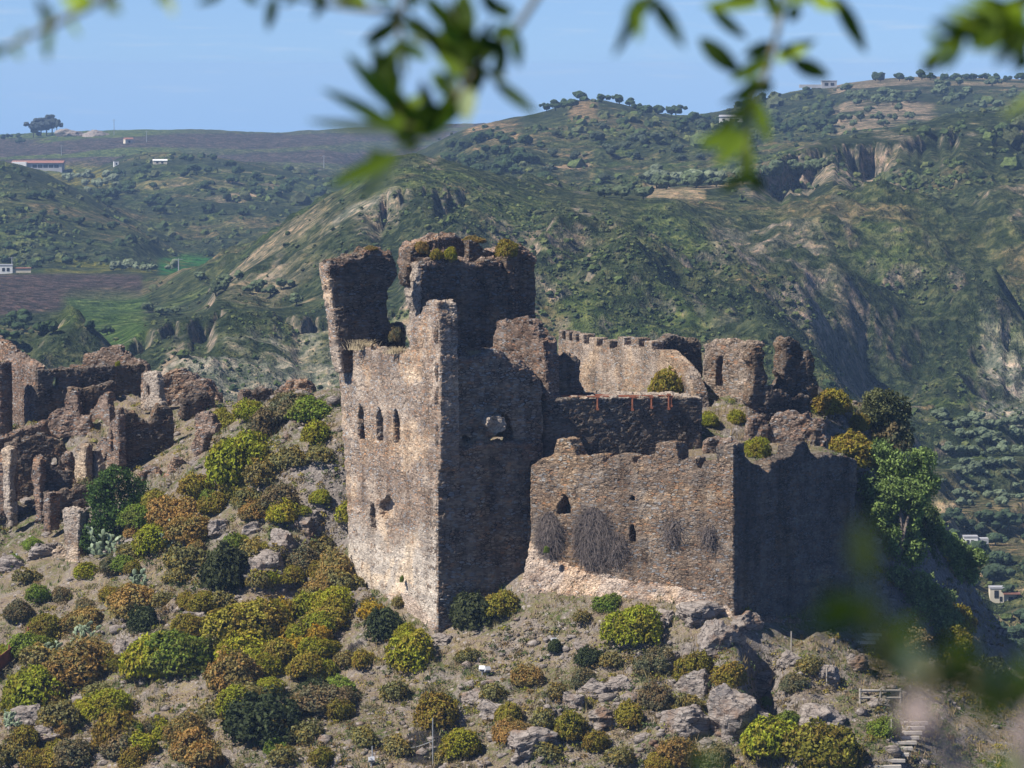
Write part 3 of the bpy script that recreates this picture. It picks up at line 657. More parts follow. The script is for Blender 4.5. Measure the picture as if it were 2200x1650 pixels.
def masonry(name, mb, m, parent, voxel=0.14, rough=0.10, course=0.05, big=0.06, crumble=0.14):
    """Weathers a solid into rubble stonework: even quads, then stones standing proud and joints cut back."""
    me = mb.mesh('raw'); o = bpy.data.objects.new('raw', me); COL.objects.link(o)
    r = o.modifiers.new('r', 'REMESH'); r.mode = 'VOXEL'; r.voxel_size = voxel
    dg = bpy.context.evaluated_depsgraph_get(); dg.update()
    me2 = bpy.data.meshes.new_from_object(o.evaluated_get(dg)); bpy.data.objects.remove(o); bpy.data.meshes.remove(me)
    n = len(me2.vertices); co = np.empty(n * 3); me2.vertices.foreach_get('co', co); co = co.reshape(-1, 3)
    no = np.empty(n * 3); me2.vertices.foreach_get('normal', no); no = no.reshape(-1, 3)
    w = co + np.stack([fbm(co * 1.3, 2), fbm(co * 1.3 + 40, 2), fbm(co * 1.3 + 80, 2)], 1) * 0.12
    d = fbm(co * 1.6, 3) * rough + cellval(w * np.array([3.4, 3.4, 6.4])) * course * 0.7 + fbm(co * 0.45, 3) * big
    up = np.clip(no[:, 2], 0, 1)
    d = d + up * (cellval(w * np.array([1.7, 1.7, 3.2]) + 0.37) * crumble)
    co = co + no * d[:, None]
    me2.vertices.foreach_set('co', co.ravel()); me2.update(); me2.name = name
    smooth(me2, False)
    return put(name, me2, m, parent)
def wall(parent, name, pl, outline, thick, m, holes=(), voxel=0.14, top=0.16, side=0.06, rough=0.10, course=0.05, big=0.06):
    mb = MB(); prism(mb, pl, outline, thick, holes, top, side); return masonry(name, mb, m, parent, voxel, rough, course, big)
def base_of(*pts): return P(*pts)

# ----- the keep
keep = thing('castle_keep', P(940, 1370, 330), 'tall ruined square keep with a sunlit windowed face and broken towers on top', 'castle keep')
PL = Plane(940, 330, -62); PR = Plane(940, 329.96, 28)
lanc = []
for x0, x1, t0, b0, sh in ((769, 782, 866, 946, 0), (809, 822, 873, 949, 0), (846, 858, 877, 953, 0)):
    cx = (x0 + x1) / 2 - 1
    lanc.append([(x0 + 1, b0), (x0 - 1, t0 + 24), (cx - 2, t0), (cx + 3, t0 + 8), (x1 - 1, t0 + 26), (x1, b0 + 2)])
hollow = [(812, 1092), (816, 1078), (824, 1074), (829, 1066), (836, 1064), (841, 1076), (848, 1084), (850, 1098), (858, 1108), (857, 1120), (846, 1116), (840, 1126), (833, 1112), (826, 1122), (818, 1108)]
hollow2 = [(795, 1132), (793, 1104), (796, 1084), (803, 1080), (807, 1096), (806, 1120), (810, 1138), (802, 1146)]
mb = MB()
prism(mb, PL, [(757, 1420), (748, 1200), (742, 1020), (737, 960), (731, 850), (723, 775), (731, 752), (746, 742), (758, 750), (775, 742), (800, 752), (822, 757), (846, 752), (868, 760), (880, 742),
               (883, 688), (893, 678), (905, 668), (915, 652), (924, 648), (940, 650), (944, 700), (946, 800), (947, 1008), (938, 1014), (939, 1420)], 1.5, lanc + [hollow, hollow2], 0.12, 0.04)
prism(mb, PL.shifted(0.7), [(780, 1040), (780, 1175), (880, 1175), (880, 1040)], 0.75, [], 0.0, 0.0)
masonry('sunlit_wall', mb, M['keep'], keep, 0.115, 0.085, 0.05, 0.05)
# the pocked hollow low in the sunlit wall: a shallow recess, its back a little inside the face
mb = MB()
prism(mb, PR, [(941, 1440), (941, 964), (968, 957), (990, 960), (1004, 968), (1016, 957), (1050, 952), (1075, 957), (1110, 952), (1150, 952), (1166, 962), (1158, 985), (1140, 992), (1142, 1440)], 1.6, [], 0.10, 0.03)
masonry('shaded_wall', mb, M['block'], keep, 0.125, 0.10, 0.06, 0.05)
PRU = PR.shifted(0.32)
niche = [(1052, 945), (1050, 905), (1056, 892), (1072, 886), (1088, 890), (1098, 905), (1102, 925), (1102, 955), (1075, 955)]
drain = [(992, 950), (994, 938), (1004, 934), (1012, 940), (1012, 952)]
mb = MB()
prism(mb, PRU, [(948, 1000), (948, 800), (960, 770), (969, 757), (985, 765), (1004, 769), (1020, 768), (1037, 763), (1051, 753), (1064, 752), (1076, 758), (1089, 776), (1108, 778), (1124, 785), (1142, 806), (1158, 826), (1166, 842), (1168, 1000)],
      1.5, [niche, drain], 0.14, 0.05)
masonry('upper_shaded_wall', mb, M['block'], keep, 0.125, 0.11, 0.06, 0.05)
wall(keep, 'rubble_heap', PRU.shifted(-1.05), [(1050, 930), (1047, 912), (1052, 898), (1062, 890), (1078, 890), (1088, 898), (1090, 915), (1082, 930), (1066, 938)], 2.2, M['pale'], top=0.3, side=0.3, rough=0.5, big=0.4, voxel=0.10)
def coping(parent, name, front, back, pts, m, rough=0.12):
    """A sloping top, shaped to show as a sunlit edge: pts give (px, row of its lower front edge, row of its upper back edge)."""
    mb = MB(); fr2 = [front.world(*front.loc(x, y)) for x, y, q in pts]; bk2 = [back.world(*back.loc(x, q)) for x, y, q in pts]
    lw2 = [v - Vector((0, 0, 0.8)) for v in bk2]; lf2 = [v - Vector((0, 0, 0.3)) for v in fr2]; k = len(pts); vv = fr2 + bk2 + lw2 + lf2; ff = []
    for i in range(k - 1): ff += [(i, i + 1, k + i + 1, k + i), (k + i, k + i + 1, 2 * k + i + 1, 2 * k + i), (2 * k + i, 2 * k + i + 1, 3 * k + i + 1, 3 * k + i), (3 * k + i, 3 * k + i + 1, i + 1, i)]
    ff += [(0, k, 2 * k, 3 * k), (4 * k - 1, 3 * k - 1, 2 * k - 1, k - 1)]
    mb.add(vv, ff); return masonry(name, mb, m, parent, 0.09, rough, 0.08, 0.05)
coping(keep, 'string_course', PR.shifted(-0.12), PRU.shifted(0.15), [(942, 962, 951), (968, 958, 948), (1000, 968, 958), (1018, 957, 948), (1060, 953, 944), (1110, 953, 945), (1150, 954, 946), (1164, 962, 954)], M['ruin'])
coping(keep, 'crumbled_lit_cap', PRU.shifted(-0.08), PRU.shifted(1.3), [(962, 775, 762), (975, 764, 752), (990, 770, 757), (1006, 774, 764), (1022, 773, 762), (1038, 768, 754), (1052, 758, 747), (1066, 757, 746), (1078, 764, 752), (1090, 782, 770), (1108, 784, 772), (1126, 791, 776), (1144, 812, 794), (1160, 832, 815)], M['ruin'], 0.2)  # added cap of paler stone, sloped so the broken top shows a lit edge
wall(keep, 'torn_shade_skin', PR.shifted(-0.10), [(942, 962), (942, 690), (941, 652), (948, 656), (954, 668), (966, 684), (972, 700), (963, 720), (969, 748), (960, 770), (966, 800), (957, 840), (952, 900), (950, 962)], 0.5, M['tower'], top=0.15, side=0.2, rough=0.2, big=0.06, voxel=0.11)  # dark ragged skin added over the pale end face to make it look shaded
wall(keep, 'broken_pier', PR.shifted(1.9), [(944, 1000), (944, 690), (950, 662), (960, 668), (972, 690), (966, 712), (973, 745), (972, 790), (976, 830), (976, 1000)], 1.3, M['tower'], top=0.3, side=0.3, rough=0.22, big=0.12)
# the leaning fragment of the far corner tower
PF = Plane(728, 341.6, 28, 760)
fr = wall(keep, 'corner_tower', PF, [(742, 800), (733, 758), (724, 690), (716, 630), (706, 575), (709, 562), (732, 558), (748, 549), (770, 546), (786, 533), (806, 531), (822, 540), (838, 545), (850, 568), (853, 596),
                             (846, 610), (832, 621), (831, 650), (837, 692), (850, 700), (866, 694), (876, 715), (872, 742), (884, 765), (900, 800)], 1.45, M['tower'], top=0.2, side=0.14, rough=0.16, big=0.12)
wall(keep, 'sunlit_edge_strip', PF.shifted(0.06), [(744, 800), (737, 764), (729, 690), (721, 630), (712, 580), (712, 568), (704, 568), (702, 578), (711, 630), (719, 690), (728, 758), (736, 800)], 1.36, M['keep'], top=0.1, side=0.08, rough=0.16, big=0.08, voxel=0.11)  # strip of paler stone added so the sun-facing edge looks lit
# the big rear tower with its crack
PT = Plane(905, 345.5, 28, 700)
mb = MB()
prism(mb, PT, [(905, 900), (908, 690), (906, 640), (902, 619), (905, 585), (903, 560), (925, 556), (950, 559), (975, 556), (1002, 560), (1010, 565), (1040, 558), (1062, 556), (1074, 562), (1082, 590), (1090, 640), (1091, 760), (1092, 900)], 1.9, [[(995, 612), (995, 594), (999, 594), (999, 612)]], 0.12, 0.10)
prism(mb, PT.shifted(1.0), [(876, 612), (874, 575), (882, 540), (890, 530), (912, 560), (915, 640), (896, 628)], 1.3, [], 0.2, 0.2)
prism(mb, PT.shifted(-0.15), [(1096, 900), (1098, 640), (1088, 575), (1086, 545), (1100, 534), (1116, 530), (1132, 540), (1150, 553), (1151, 640), (1149, 760), (1149, 900)], 2.2, [], 0.14, 0.06)
prism(mb, PT.shifted(1.2), [(1060, 900), (1060, 600), (1120, 600), (1120, 900)], 1.2, [], 0.1, 0.1)
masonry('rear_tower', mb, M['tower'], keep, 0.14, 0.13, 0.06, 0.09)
wall(keep, 'broken_sunlit_edge', PT.shifted(0.08), [(899, 760), (900, 690), (896, 640), (893, 619), (897, 585), (895, 562), (906, 560), (908, 585), (904, 619), (909, 640), (912, 690), (914, 760)], 1.75, M['pale'], top=0.2, side=0.22, rough=0.26, big=0.12, voxel=0.11)  # paler stone put on this ragged edge for its sunlit look
coping(keep, 'crumbled_lit_cap', PT.shifted(-0.1), PT.shifted(1.2), [(904, 566, 557), (925, 561, 553), (950, 564, 555), (976, 561, 553), (1002, 565, 555), (1012, 570, 560), (1040, 563, 553), (1062, 561, 552), (1075, 566, 556)], M['ruin'], 0.16)  # tower tops get the same added caps for bright sunlit edges
coping(keep, 'crumbled_lit_cap', PT.shifted(-0.25), PT.shifted(1.2), [(1088, 551, 540), (1102, 540, 529), (1116, 536, 525), (1134, 546, 535), (1150, 558, 548)], M['ruin'], 0.16)
coping(keep, 'crumbled_lit_cap', PF.shifted(-0.1), PF.shifted(1.1), [(707, 570, 558), (732, 565, 553), (750, 556, 545), (772, 553, 541), (788, 540, 529), (806, 538, 527), (824, 547, 536), (840, 553, 543)], M['ruin'], 0.16)
wall(keep, 'ruined_vault', PT.shifted(2.2), [(886, 600), (884, 545), (905, 522), (930, 516), (950, 508), (974, 502), (988, 511), (1004, 516), (1020, 524), (1050, 545), (1085, 540), (1088, 600)], 2.5, M['ruin'], top=0.3, rough=0.3, big=0.25)
wall(keep, 'gable_stub', PT.shifted(1.2), [(1005, 590), (1006, 516), (1012, 514), (1036, 530), (1062, 552), (1062, 590)], 0.9, M['tower'], top=0.12)
wall(keep, 'broken_cross_wall', Plane(1110, 337.5, -48, 760), [(1062, 900), (1061, 720), (1064, 697), (1074, 687), (1092, 690), (1114, 684), (1136, 692), (1148, 708), (1158, 722), (1168, 752), (1172, 800), (1174, 900)], 1.4, M['ruin'], top=0.25, side=0.2, rough=0.24, big=0.12)
wall(keep, 'stair_turret', Plane(1166, 336.2, 24, 850), [(1163, 1010), (1162, 800), (1164, 755), (1180, 752), (1192, 757), (1200, 768), (1220, 763), (1238, 765), (1247, 778), (1247, 810), (1258, 845), (1262, 1010)], 1.6, M['inner'], top=0.2, side=0.1, rough=0.16)
# frames of rusty iron in the three lancets
for x0, x1, t0, b0 in ((770, 781, 873, 944), (810, 821, 880, 947), (847, 857, 884, 951)):
    mb = MB()
    q = PL.shifted(0.55)
    def W2(px, py): a, z = q.loc(px, py); return q.world(a, z)
    mb.tube([W2(x0 + 6, b0), W2(x0 + 6, t0 + 6)], 0.05)
    mb.tube([W2(x0 + 1, t0 + 26), W2(x1 + 1, t0 + 27)], 0.07); mb.tube([W2(x0 + 1, t0 + 52), W2(x1 + 1, t0 + 53)], 0.07)
    mb.tube([W2(x1, b0), W2(x1 - 1, t0 + 24)], 0.06)
    mb.build('lancet_grille', M['rust'], keep)
# the pocked hollow and the bright repair at the foot
wall(keep, 'lime_patch', PL.shifted(-0.10), [(822, 1290), (838, 1276), (860, 1274), (884, 1284), (902, 1300), (915, 1320), (928, 1330), (936, 1345), (938, 1400), (845, 1390), (830, 1330)], 0.5, M['talus'], top=0.25, side=0.2)
mb = MB()
for (cx, cy, rx, rz) in ((833, 1082, 10, 15), (815, 1098, 9, 10), (842, 1104, 9, 12), (800, 1120, 5, 16), (822, 1112, 7, 7)):
    pass

# ----- the bastion in front
bast = thing('bastion', P(1575, 1320, 322.5), 'low sunlit bastion wall with worn merlons, sloping pink foot and dark shaded flank', 'bastion')
BL = Plane(1140, 332.3, -33, 1100)
cor = BL.loc(1576, 1100); cw = BL.world(cor[0], 0)
BR = Plane.__new__(Plane); a57 = math.radians(54); BR.o = Vector((cw.x, cw.y - 0.02, cor[1])); BR.t = Vector((math.cos(a57), math.sin(a57), 0)); BR.n = Vector((-math.sin(a57), math.cos(a57), 0))
arrow = [(1195, 1106), (1195, 1088), (1204, 1076), (1213, 1060), (1221, 1078), (1226, 1104)]
slots = [[(1352, 1076), (1353, 1066), (1362, 1064), (1364, 1076)], [(1353, 1164), (1353, 1130), (1362, 1124), (1366, 1145), (1362, 1166)], [(1518, 1158), (1518, 1140), (1530, 1136), (1536, 1158)]]
mb = MB()
prism(mb, BL, [(1118, 1320), (1139, 1180), (1139, 1003), (1152, 991), (1166, 985), (1187, 976), (1190, 960), (1196, 945), (1205, 941), (1222, 944), (1229, 957), (1239, 980), (1259, 981), (1266, 978), (1290, 977), (1295, 984), (1298, 998), (1303, 986),
               (1318, 978), (1340, 975), (1358, 980), (1364, 1004), (1369, 986), (1385, 979), (1406, 977), (1409, 952), (1430, 949), (1452, 951), (1457, 985), (1462, 989), (1478, 984), (1494, 985), (1503, 1014), (1509, 992), (1530, 988), (1545, 990), (1553, 976), (1557, 955), (1576, 954), (1576, 1350)],
      1.5, [arrow] + slots, 0.04, 0.02)
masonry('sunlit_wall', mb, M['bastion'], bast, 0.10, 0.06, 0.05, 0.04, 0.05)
mb = MB()
prism(mb, BR, [(1577, 1360), (1577, 957), (1588, 958), (1598, 979), (1616, 994), (1632, 1000), (1653, 1018), (1657, 992), (1680, 986), (1704, 977), (1709, 958), (1713, 952), (1734, 949), (1740, 970), (1756, 986), (1780, 975), (1781, 984), (1785, 984), (1786, 974), (1815, 980), (1842, 988), (1843, 1030), (1838, 1060), (1838, 1370)],
      1.5, [], 0.07, 0.03)
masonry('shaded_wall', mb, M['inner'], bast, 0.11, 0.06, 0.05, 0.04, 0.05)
# sloping plastered foot
mb = MB()
cols = [(1110, 1252, 1138, 1150, 1.7), (1150, 1262, 1165, 1176, 1.8), (1200, 1276, 1205, 1200, 1.8), (1260, 1288, 1262, 1222, 1.7), (1330, 1298, 1330, 1234, 1.5), (1400, 1306, 1400, 1240, 1.25), (1470, 1312, 1468, 1252, 1.0), (1520, 1316, 1518, 1270, 0.7), (1573, 1322, 1572, 1296, 0.35)]
fr_, bk_ = [], []
for bx, by, tx, ty, out in cols:
    a, z = BL.shifted(-out).loc(bx, by + 26); fr_.append(BL.world(a, z - 0.6, -out))
    a, z = BL.loc(tx, ty); bk_.append(BL.world(a, z, 0.15))
lo = [Vector((p.x, p.y, min(q.z for q in fr_) - 1.0)) for p in bk_]; lo2 = [Vector((p.x, p.y, min(q.z for q in fr_) - 1.0)) for p in fr_]
n = len(cols); v = fr_ + bk_ + lo + lo2; f = []
for i in range(n - 1):
    f += [(i, i + 1, n + i + 1, n + i), (n + i, n + i + 1, 2 * n + i + 1, 2 * n + i), (3 * n + i, 2 * n + i, 2 * n + i + 1, 3 * n + i + 1)[::-1], (3 * n + i, 3 * n + i + 1, i + 1, i)]
f += [(0, n, 2 * n, 3 * n), (n - 1, 4 * n - 1, 3 * n - 1, 2 * n - 1)]
mb.add(v, f)
bm = bmesh.new(); tm = mb.mesh(); bm.from_mesh(tm); bmesh.ops.recalc_face_normals(bm, faces=bm.faces); bm.to_mesh(tm); bm.free()
mb2 = MB(); mb2.add([tuple(q.co) for q in tm.vertices], [tuple(p.vertices) for p in tm.polygons])
masonry('plastered_foot', mb2, M['talus'], bast, 0.13, 0.14, 0.05, 0.16)
# low footing wall under the shaded flank
wall(bast, 'footing_wall', BR.shifted(-0.7), [(1600, 1440), (1606, 1332), (1650, 1328), (1700, 1330), (1760, 1334), (1800, 1345), (1850, 1370), (1850, 1440)], 1.0, M['ruin'], top=0.15, rough=0.2)

# ----- terrace block between keep and bastion
ter_w = thing('terrace_block', P(1510, 990, 339), 'dark flat topped masonry block with clean straight edges behind the bastion', 'terrace wall')
TB = Plane(1166, 334.8, 20, 900)
mb = MB(); prism(mb, TB, [(1168, 1040), (1168, 862), (1230, 856), (1340, 856), (1430, 857), (1510, 857), (1509, 1040)], 6.0, [], 0.02, 0.02)
masonry('masonry_body', mb, M['inner'], ter_w, 0.15, 0.06, 0.05, 0.03)
mb = MB(); prism(mb, TB.shifted(-0.04), [(1228, 859), (1228, 853.5), (1340, 853.5), (1511, 854), (1511, 859)], 6.1, [], 0.0, 0.0)
masonry('capping', mb, M['pale'], ter_w, 0.12, 0.03, 0.02, 0.02)
rail = thing('rusty_railing', TB.world(*TB.loc(1340, 855)), 'rust red iron beams and short posts lying on the terrace block', 'railing')
def TW(px, py, d=-0.1): q = TB.shifted(d); a, z = q.loc(px, py); return q.world(a, z)
mb = MB(); mb.tube([TW(1190, 852, 0.4), TW(1250, 848.5, 1.5), TW(1330, 851, 0.7), TW(1440, 851, 0.4)], 0.09); mb.build('beam', M['rust'], rail)
mb = MB(); mb.tube([TW(1222, 853, 0.2), TW(1300, 852, 0.4), TW(1372, 854, 0.2)], 0.06); mb.build('beam', M['rust'], rail)
for px, y0, y1 in ((1284, 853, 879), (1359, 853, 880), (1400, 853, 876), (1437, 848, 878), (1442, 852, 872)):
    mb = MB(); mb.tube([TW(px, y0, -0.12), TW(px, y1, -0.12)], 0.075); mb.box(TW(px, y1, -0.12), (0.2, 0.16, 0.16)); mb.box(TW(px, y0, -0.05), (0.3, 0.3, 0.12)); mb.build('post', M['rust'], rail)

# ----- crenellated curtain wall at the back
cur = thing('crenellated_wall', P(1340, 850, 352), 'long sunlit curtain wall with a row of square merlons behind the courtyard', 'curtain wall')
CU = Plane(1410, 353.5, -63, 780)
mer = [(1199, 1208, 709), (1214, 1221, 712), (1228, 1236, 715), (1243, 1253, 717), (1265, 1281, 724), (1294, 1309, 730), (1326, 1341, 723), (1355, 1371, 725), (1383, 1400, 732)]
ol = [(1196, 900), (1198, 745)]
for x0, x1, ty in mer:
    gy_ = ty + 21; ol += [(x0, gy_), (x0, ty), (x1, ty + 1), (x1, gy_ + 1)]
ol += [(1415, 752), (1428, 752), (1449, 770), (1464, 785), (1478, 803), (1486, 825), (1494, 845), (1500, 900)]
put_holes = [[(x - 1, y + 4), (x - 1, y), (x + 2, y), (x + 2, y + 4)] for x, y in ((1268, 779), (1293, 779), (1315, 780), (1340, 781), (1362, 784), (1385, 785))]
mb = MB(); prism(mb, CU, ol, 1.1, put_holes, 0.03, 0.02)
masonry('battlements', mb, M['far_wall'], cur, 0.09, 0.035, 0.03, 0.04, 0.03)

# ----- ruined hall right of it
hall = thing('ruined_hall', P(1610, 880, 349), 'roofless ruined hall with a dark end wall, slim doorway and broken sunlit wall', 'ruined hall')
H1 = Plane(1420, 354.6, 26, 800)
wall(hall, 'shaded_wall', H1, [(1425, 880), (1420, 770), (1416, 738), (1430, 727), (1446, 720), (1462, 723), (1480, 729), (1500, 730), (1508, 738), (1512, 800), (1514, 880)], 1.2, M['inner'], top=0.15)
H2 = Plane(1512, 352.2, -38, 800)
wall(hall, 'sunlit_wall', H2, [(1508, 880), (1508, 738), (1520, 740), (1532, 730), (1546, 734), (1560, 729), (1580, 734), (1595, 735), (1608, 730), (1622, 735), (1626, 745), (1612, 756), (1618, 790), (1608, 815), (1613, 840), (1602, 858), (1620, 872), (1622, 905), (1508, 905)], 1.3, M['far_wall'],
     holes=[[(1539, 834), (1539, 775), (1545, 763), (1552, 768), (1551, 833)]], top=0.2, side=0.14, rough=0.16)
H3 = Plane(1626, 344.0, 24, 840)
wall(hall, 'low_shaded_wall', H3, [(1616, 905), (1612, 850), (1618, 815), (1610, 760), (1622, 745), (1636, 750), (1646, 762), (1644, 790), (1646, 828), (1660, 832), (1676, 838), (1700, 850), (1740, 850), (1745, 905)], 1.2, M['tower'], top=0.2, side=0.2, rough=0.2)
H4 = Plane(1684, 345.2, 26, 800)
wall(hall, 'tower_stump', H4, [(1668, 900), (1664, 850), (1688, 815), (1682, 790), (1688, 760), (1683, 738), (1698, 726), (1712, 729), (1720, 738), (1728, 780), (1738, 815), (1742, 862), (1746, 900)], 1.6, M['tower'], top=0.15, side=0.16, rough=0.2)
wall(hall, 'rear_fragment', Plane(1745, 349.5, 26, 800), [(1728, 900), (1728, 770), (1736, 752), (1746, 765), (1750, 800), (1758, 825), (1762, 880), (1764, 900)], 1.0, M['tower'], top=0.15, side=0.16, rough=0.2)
wall(hall, 'broken_sill', Plane(1660, 349.5, -30, 800), [(1640, 900), (1650, 830), (1668, 812), (1664, 780), (1672, 745), (1690, 745), (1694, 900)], 1.0, M['ruin'], top=0.2, side=0.2, rough=0.2)
# low retaining walls in the upper courtyard
ret = thing('retaining_wall', P(1720, 960, 343), 'rough low rubble retaining wall above the bastion courtyard', 'retaining wall')
wall(ret, 'stone_face', Plane(1700, 341.5, -14, 930), [(1652, 1000), (1652, 905), (1664, 892), (1690, 888), (1730, 893), (1762, 905), (1772, 915), (1776, 1000)], 1.6, M['ruin'], top=0.2, side=0.2, rough=0.22, big=0.16)
wall(ret, 'broken_end', Plane(1762, 341.0, 20, 930), [(1744, 1000), (1746, 925), (1758, 912), (1772, 918), (1778, 940), (1780, 1000)], 1.0, M['tower'], top=0.25, side=0.25, rough=0.3, big=0.2)
st = thing('wall_stub', P(1635, 945, 341), 'short crumbling stub of rubble wall beside yellow courtyard shrub', 'wall stub')
wall(st, 'rubble_core', Plane(1630, 341.5, 10, 920), [(1606, 980), (1608, 925), (1614, 900), (1630, 892), (1646, 896), (1652, 930), (1652, 980)], 1.2, M['ruin'], top=0.3, side=0.25, rough=0.3, big=0.2)
lw = thing('low_kerb_wall', P(1540, 960, 336), 'low line of loose stones at the foot of the courtyard slope', 'kerb wall')
wall(lw, 'rubble_core', Plane(1540, 336.5, 8, 950), [(1512, 985), (1514, 948), (1535, 942), (1560, 945), (1590, 956), (1594, 985)], 0.9, M['ruin'], top=0.2, side=0.2, rough=0.25, big=0.15)

# ---------------------------------------------------------------- the ruined village on the left
ch = thing('ruined_church', P(76, 915, 392), 'roofless church with a stepped gable, long dark side wall and a slit window', 'ruined church')
C1 = Plane(76, 391.5, -58, 850)
wall(ch, 'gable_wall', C1, [(-140, 960), (-130, 790), (-70, 720), (-40, 708), (0, 735), (35, 762), (75, 787), (77, 960)], 1.0, M['ruin'], holes=[[(x - 1.5, y + 2), (x - 1.5, y - 2), (x + 1.5, y - 2), (x + 1.5, y + 2)] for x, y in ((24, 771), (32, 801), (60, 802), (31, 818), (66, 822), (62, 843), (30, 845), (64, 868), (33, 869))], voxel=0.13, top=0.05, side=0.03, rough=0.06)
C2 = Plane(77, 391.4, 26, 850)
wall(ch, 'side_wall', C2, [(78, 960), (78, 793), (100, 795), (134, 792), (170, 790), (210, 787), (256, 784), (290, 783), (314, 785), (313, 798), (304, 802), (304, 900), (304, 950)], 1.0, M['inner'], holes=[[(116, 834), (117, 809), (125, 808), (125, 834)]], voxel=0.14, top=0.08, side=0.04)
wall(ch, 'rear_gable', Plane(230, 404, -18, 770), [(140, 860), (150, 786), (176, 783), (180, 762), (186, 760), (188, 772), (192, 760), (206, 757), (214, 760), (216, 752), (230, 747), (254, 742), (264, 753), (290, 770), (316, 784), (316, 860)], 0.9, M['ruin'], top=0.12, side=0.1, rough=0.16)
mb = MB(); tc_ = P(-6, 930, 391); rad = 1.28
ring = [(math.cos(a) * rad, math.sin(a) * rad) for a in np.linspace(0, 2 * math.pi, 22)[:-1]]
z0, z1 = tc_.z - 2, P(-6, 777, 391).z
k = len(ring); mb.add([(tc_.x + x, tc_.y + y, z0) for x, y in ring] + [(tc_.x + x, tc_.y + y, z1 + 0.1 * math.sin(x * 5)) for x, y in ring], [tuple(range(k))[::-1], tuple(range(k, 2 * k))] + [(i, (i + 1) % k, k + (i + 1) % k, k + i) for i in range(k)])
rt = thing('round_tower', tc_, 'round brown stone turret in front of the church gable', 'round tower'); masonry('drum', mb, M['ruin'], rt, 0.12, 0.08)

def ruin(label, cat, at, parts, name='ruined_house'):
    th = thing(name, P(*at), label, cat)
    for nm, px, D, ang, py, ol, th_, m, kw in parts:
        wall(th, nm, Plane(px, D, ang, py), ol, th_, M[m], **kw)
    return th
R1 = dict(top=0.2, side=0.12, rough=0.16, big=0.1); R2 = dict(top=0.3, side=0.25, rough=0.26, big=0.16)
ruin('small roofless ruin with a leaning diagonal wall below the church', 'ruined house', (200, 890, 386), [
    ('rear_wall', 150, 388.5, 24, 850, [(150, 910), (150, 835), (172, 836), (190, 833), (210, 829), (228, 822), (240, 818), (250, 826), (251, 910)], 0.8, 'tower', R1),
    ('gate_pier', 150, 386.5, -20, 870, [(138, 920), (141, 848), (150, 840), (166, 842), (169, 920)], 0.8, 'ruin', R1),
    ('leaning_wall', 205, 385.5, -50, 880, [(190, 925), (193, 882), (206, 866), (216, 848), (226, 840), (232, 842), (236, 925)], 0.7, 'ruin', R1),
    ('front_wall', 170, 384.0, -18, 910, [(106, 930), (108, 882), (122, 878), (138, 874), (170, 890), (196, 886), (200, 940), (112, 940)], 0.8, 'ruin', R2)])
ruin('large dark ruined house with a deep notch broken in its wall top', 'ruined house', (310, 980, 366), [
    ('notched_wall', 254, 371, 24, 930, [(256, 1010), (252, 940), (252, 884), (266, 880), (282, 885), (294, 882), (303, 901), (314, 906), (323, 908), (331, 888), (337, 876), (350, 870), (363, 871), (374, 884), (376, 930), (379, 975), (379, 1010)], 0.9, 'tower', R1),
    ('doorway_pier', 246, 370.6, -58, 940, [(229, 1000), (230, 935), (233, 915), (240, 905), (253, 890), (255, 1000)], 0.7, 'ruin', dict(top=0.12, side=0.06, holes=[[(236, 972), (237, 925), (242, 922), (243, 972)]])),
    ('rubble_bank', 218, 373, -40, 960, [(198, 990), (204, 950), (214, 940), (226, 936), (232, 990)], 1.0, 'ruin', R2)])
ruin('pale plastered ruin with a rubble wall top at the ridge', 'ruined house', (380, 865, 383), [
    ('plaster_pier', 312, 384.5, -40, 830, [(301, 880), (302, 862), (306, 799), (320, 796), (332, 799), (338, 815), (342, 840), (346, 880)], 0.8, 'pale', dict(top=0.12, side=0.1, holes=[[(314, 852), (315, 822), (320, 820), (321, 852)]])),
    ('inner_wall', 345, 387, 10, 830, [(330, 880), (332, 808), (350, 806), (366, 798), (384, 793), (388, 880)], 0.8, 'ruin', R1),
    ('rubble_top', 400, 387, -8, 820, [(366, 880), (368, 806), (376, 796), (392, 793), (402, 803), (418, 806), (428, 815), (446, 820), (455, 836), (470, 850), (476, 880)], 1.4, 'ruin', R2)])
ruin('low dark wall block on the ridge right of the plastered ruin', 'wall block', (425, 880, 378), [
    ('front_face', 394, 379.5, 20, 860, [(393, 900), (392, 850), (410, 846), (440, 842), (463, 842), (466, 870), (466, 900)], 1.2, 'tower', R1)], 'wall_block')
ruin('squat dark square block standing on the ridge above yellow shrubs', 'wall block', (555, 880, 371), [
    ('front_face', 522, 372.5, 18, 860, [(518, 905), (520, 850), (526, 840), (560, 838), (588, 838), (592, 860), (592, 905)], 1.5, 'tower', R1)], 'wall_block')
ruin('rounded rubble mound at the ridge end beside the keep', 'rubble mound', (630, 850, 372), [
    ('rubble_core', 630, 374, -6, 850, [(588, 885), (594, 836), (610, 826), (640, 820), (668, 828), (674, 850), (690, 885)], 2.2, 'ruin', R2)], 'rubble_mound')
ruin('knee high tumbled wall on the grassy bank behind the bright shrubs', 'low wall', (450, 930, 362), [
    ('rubble_core', 430, 363.5, -28, 930, [(414, 1000), (416, 895), (424, 885), (444, 884), (458, 890), (462, 930), (440, 940), (432, 1000)], 0.9, 'ruin', R2)], 'low_wall')
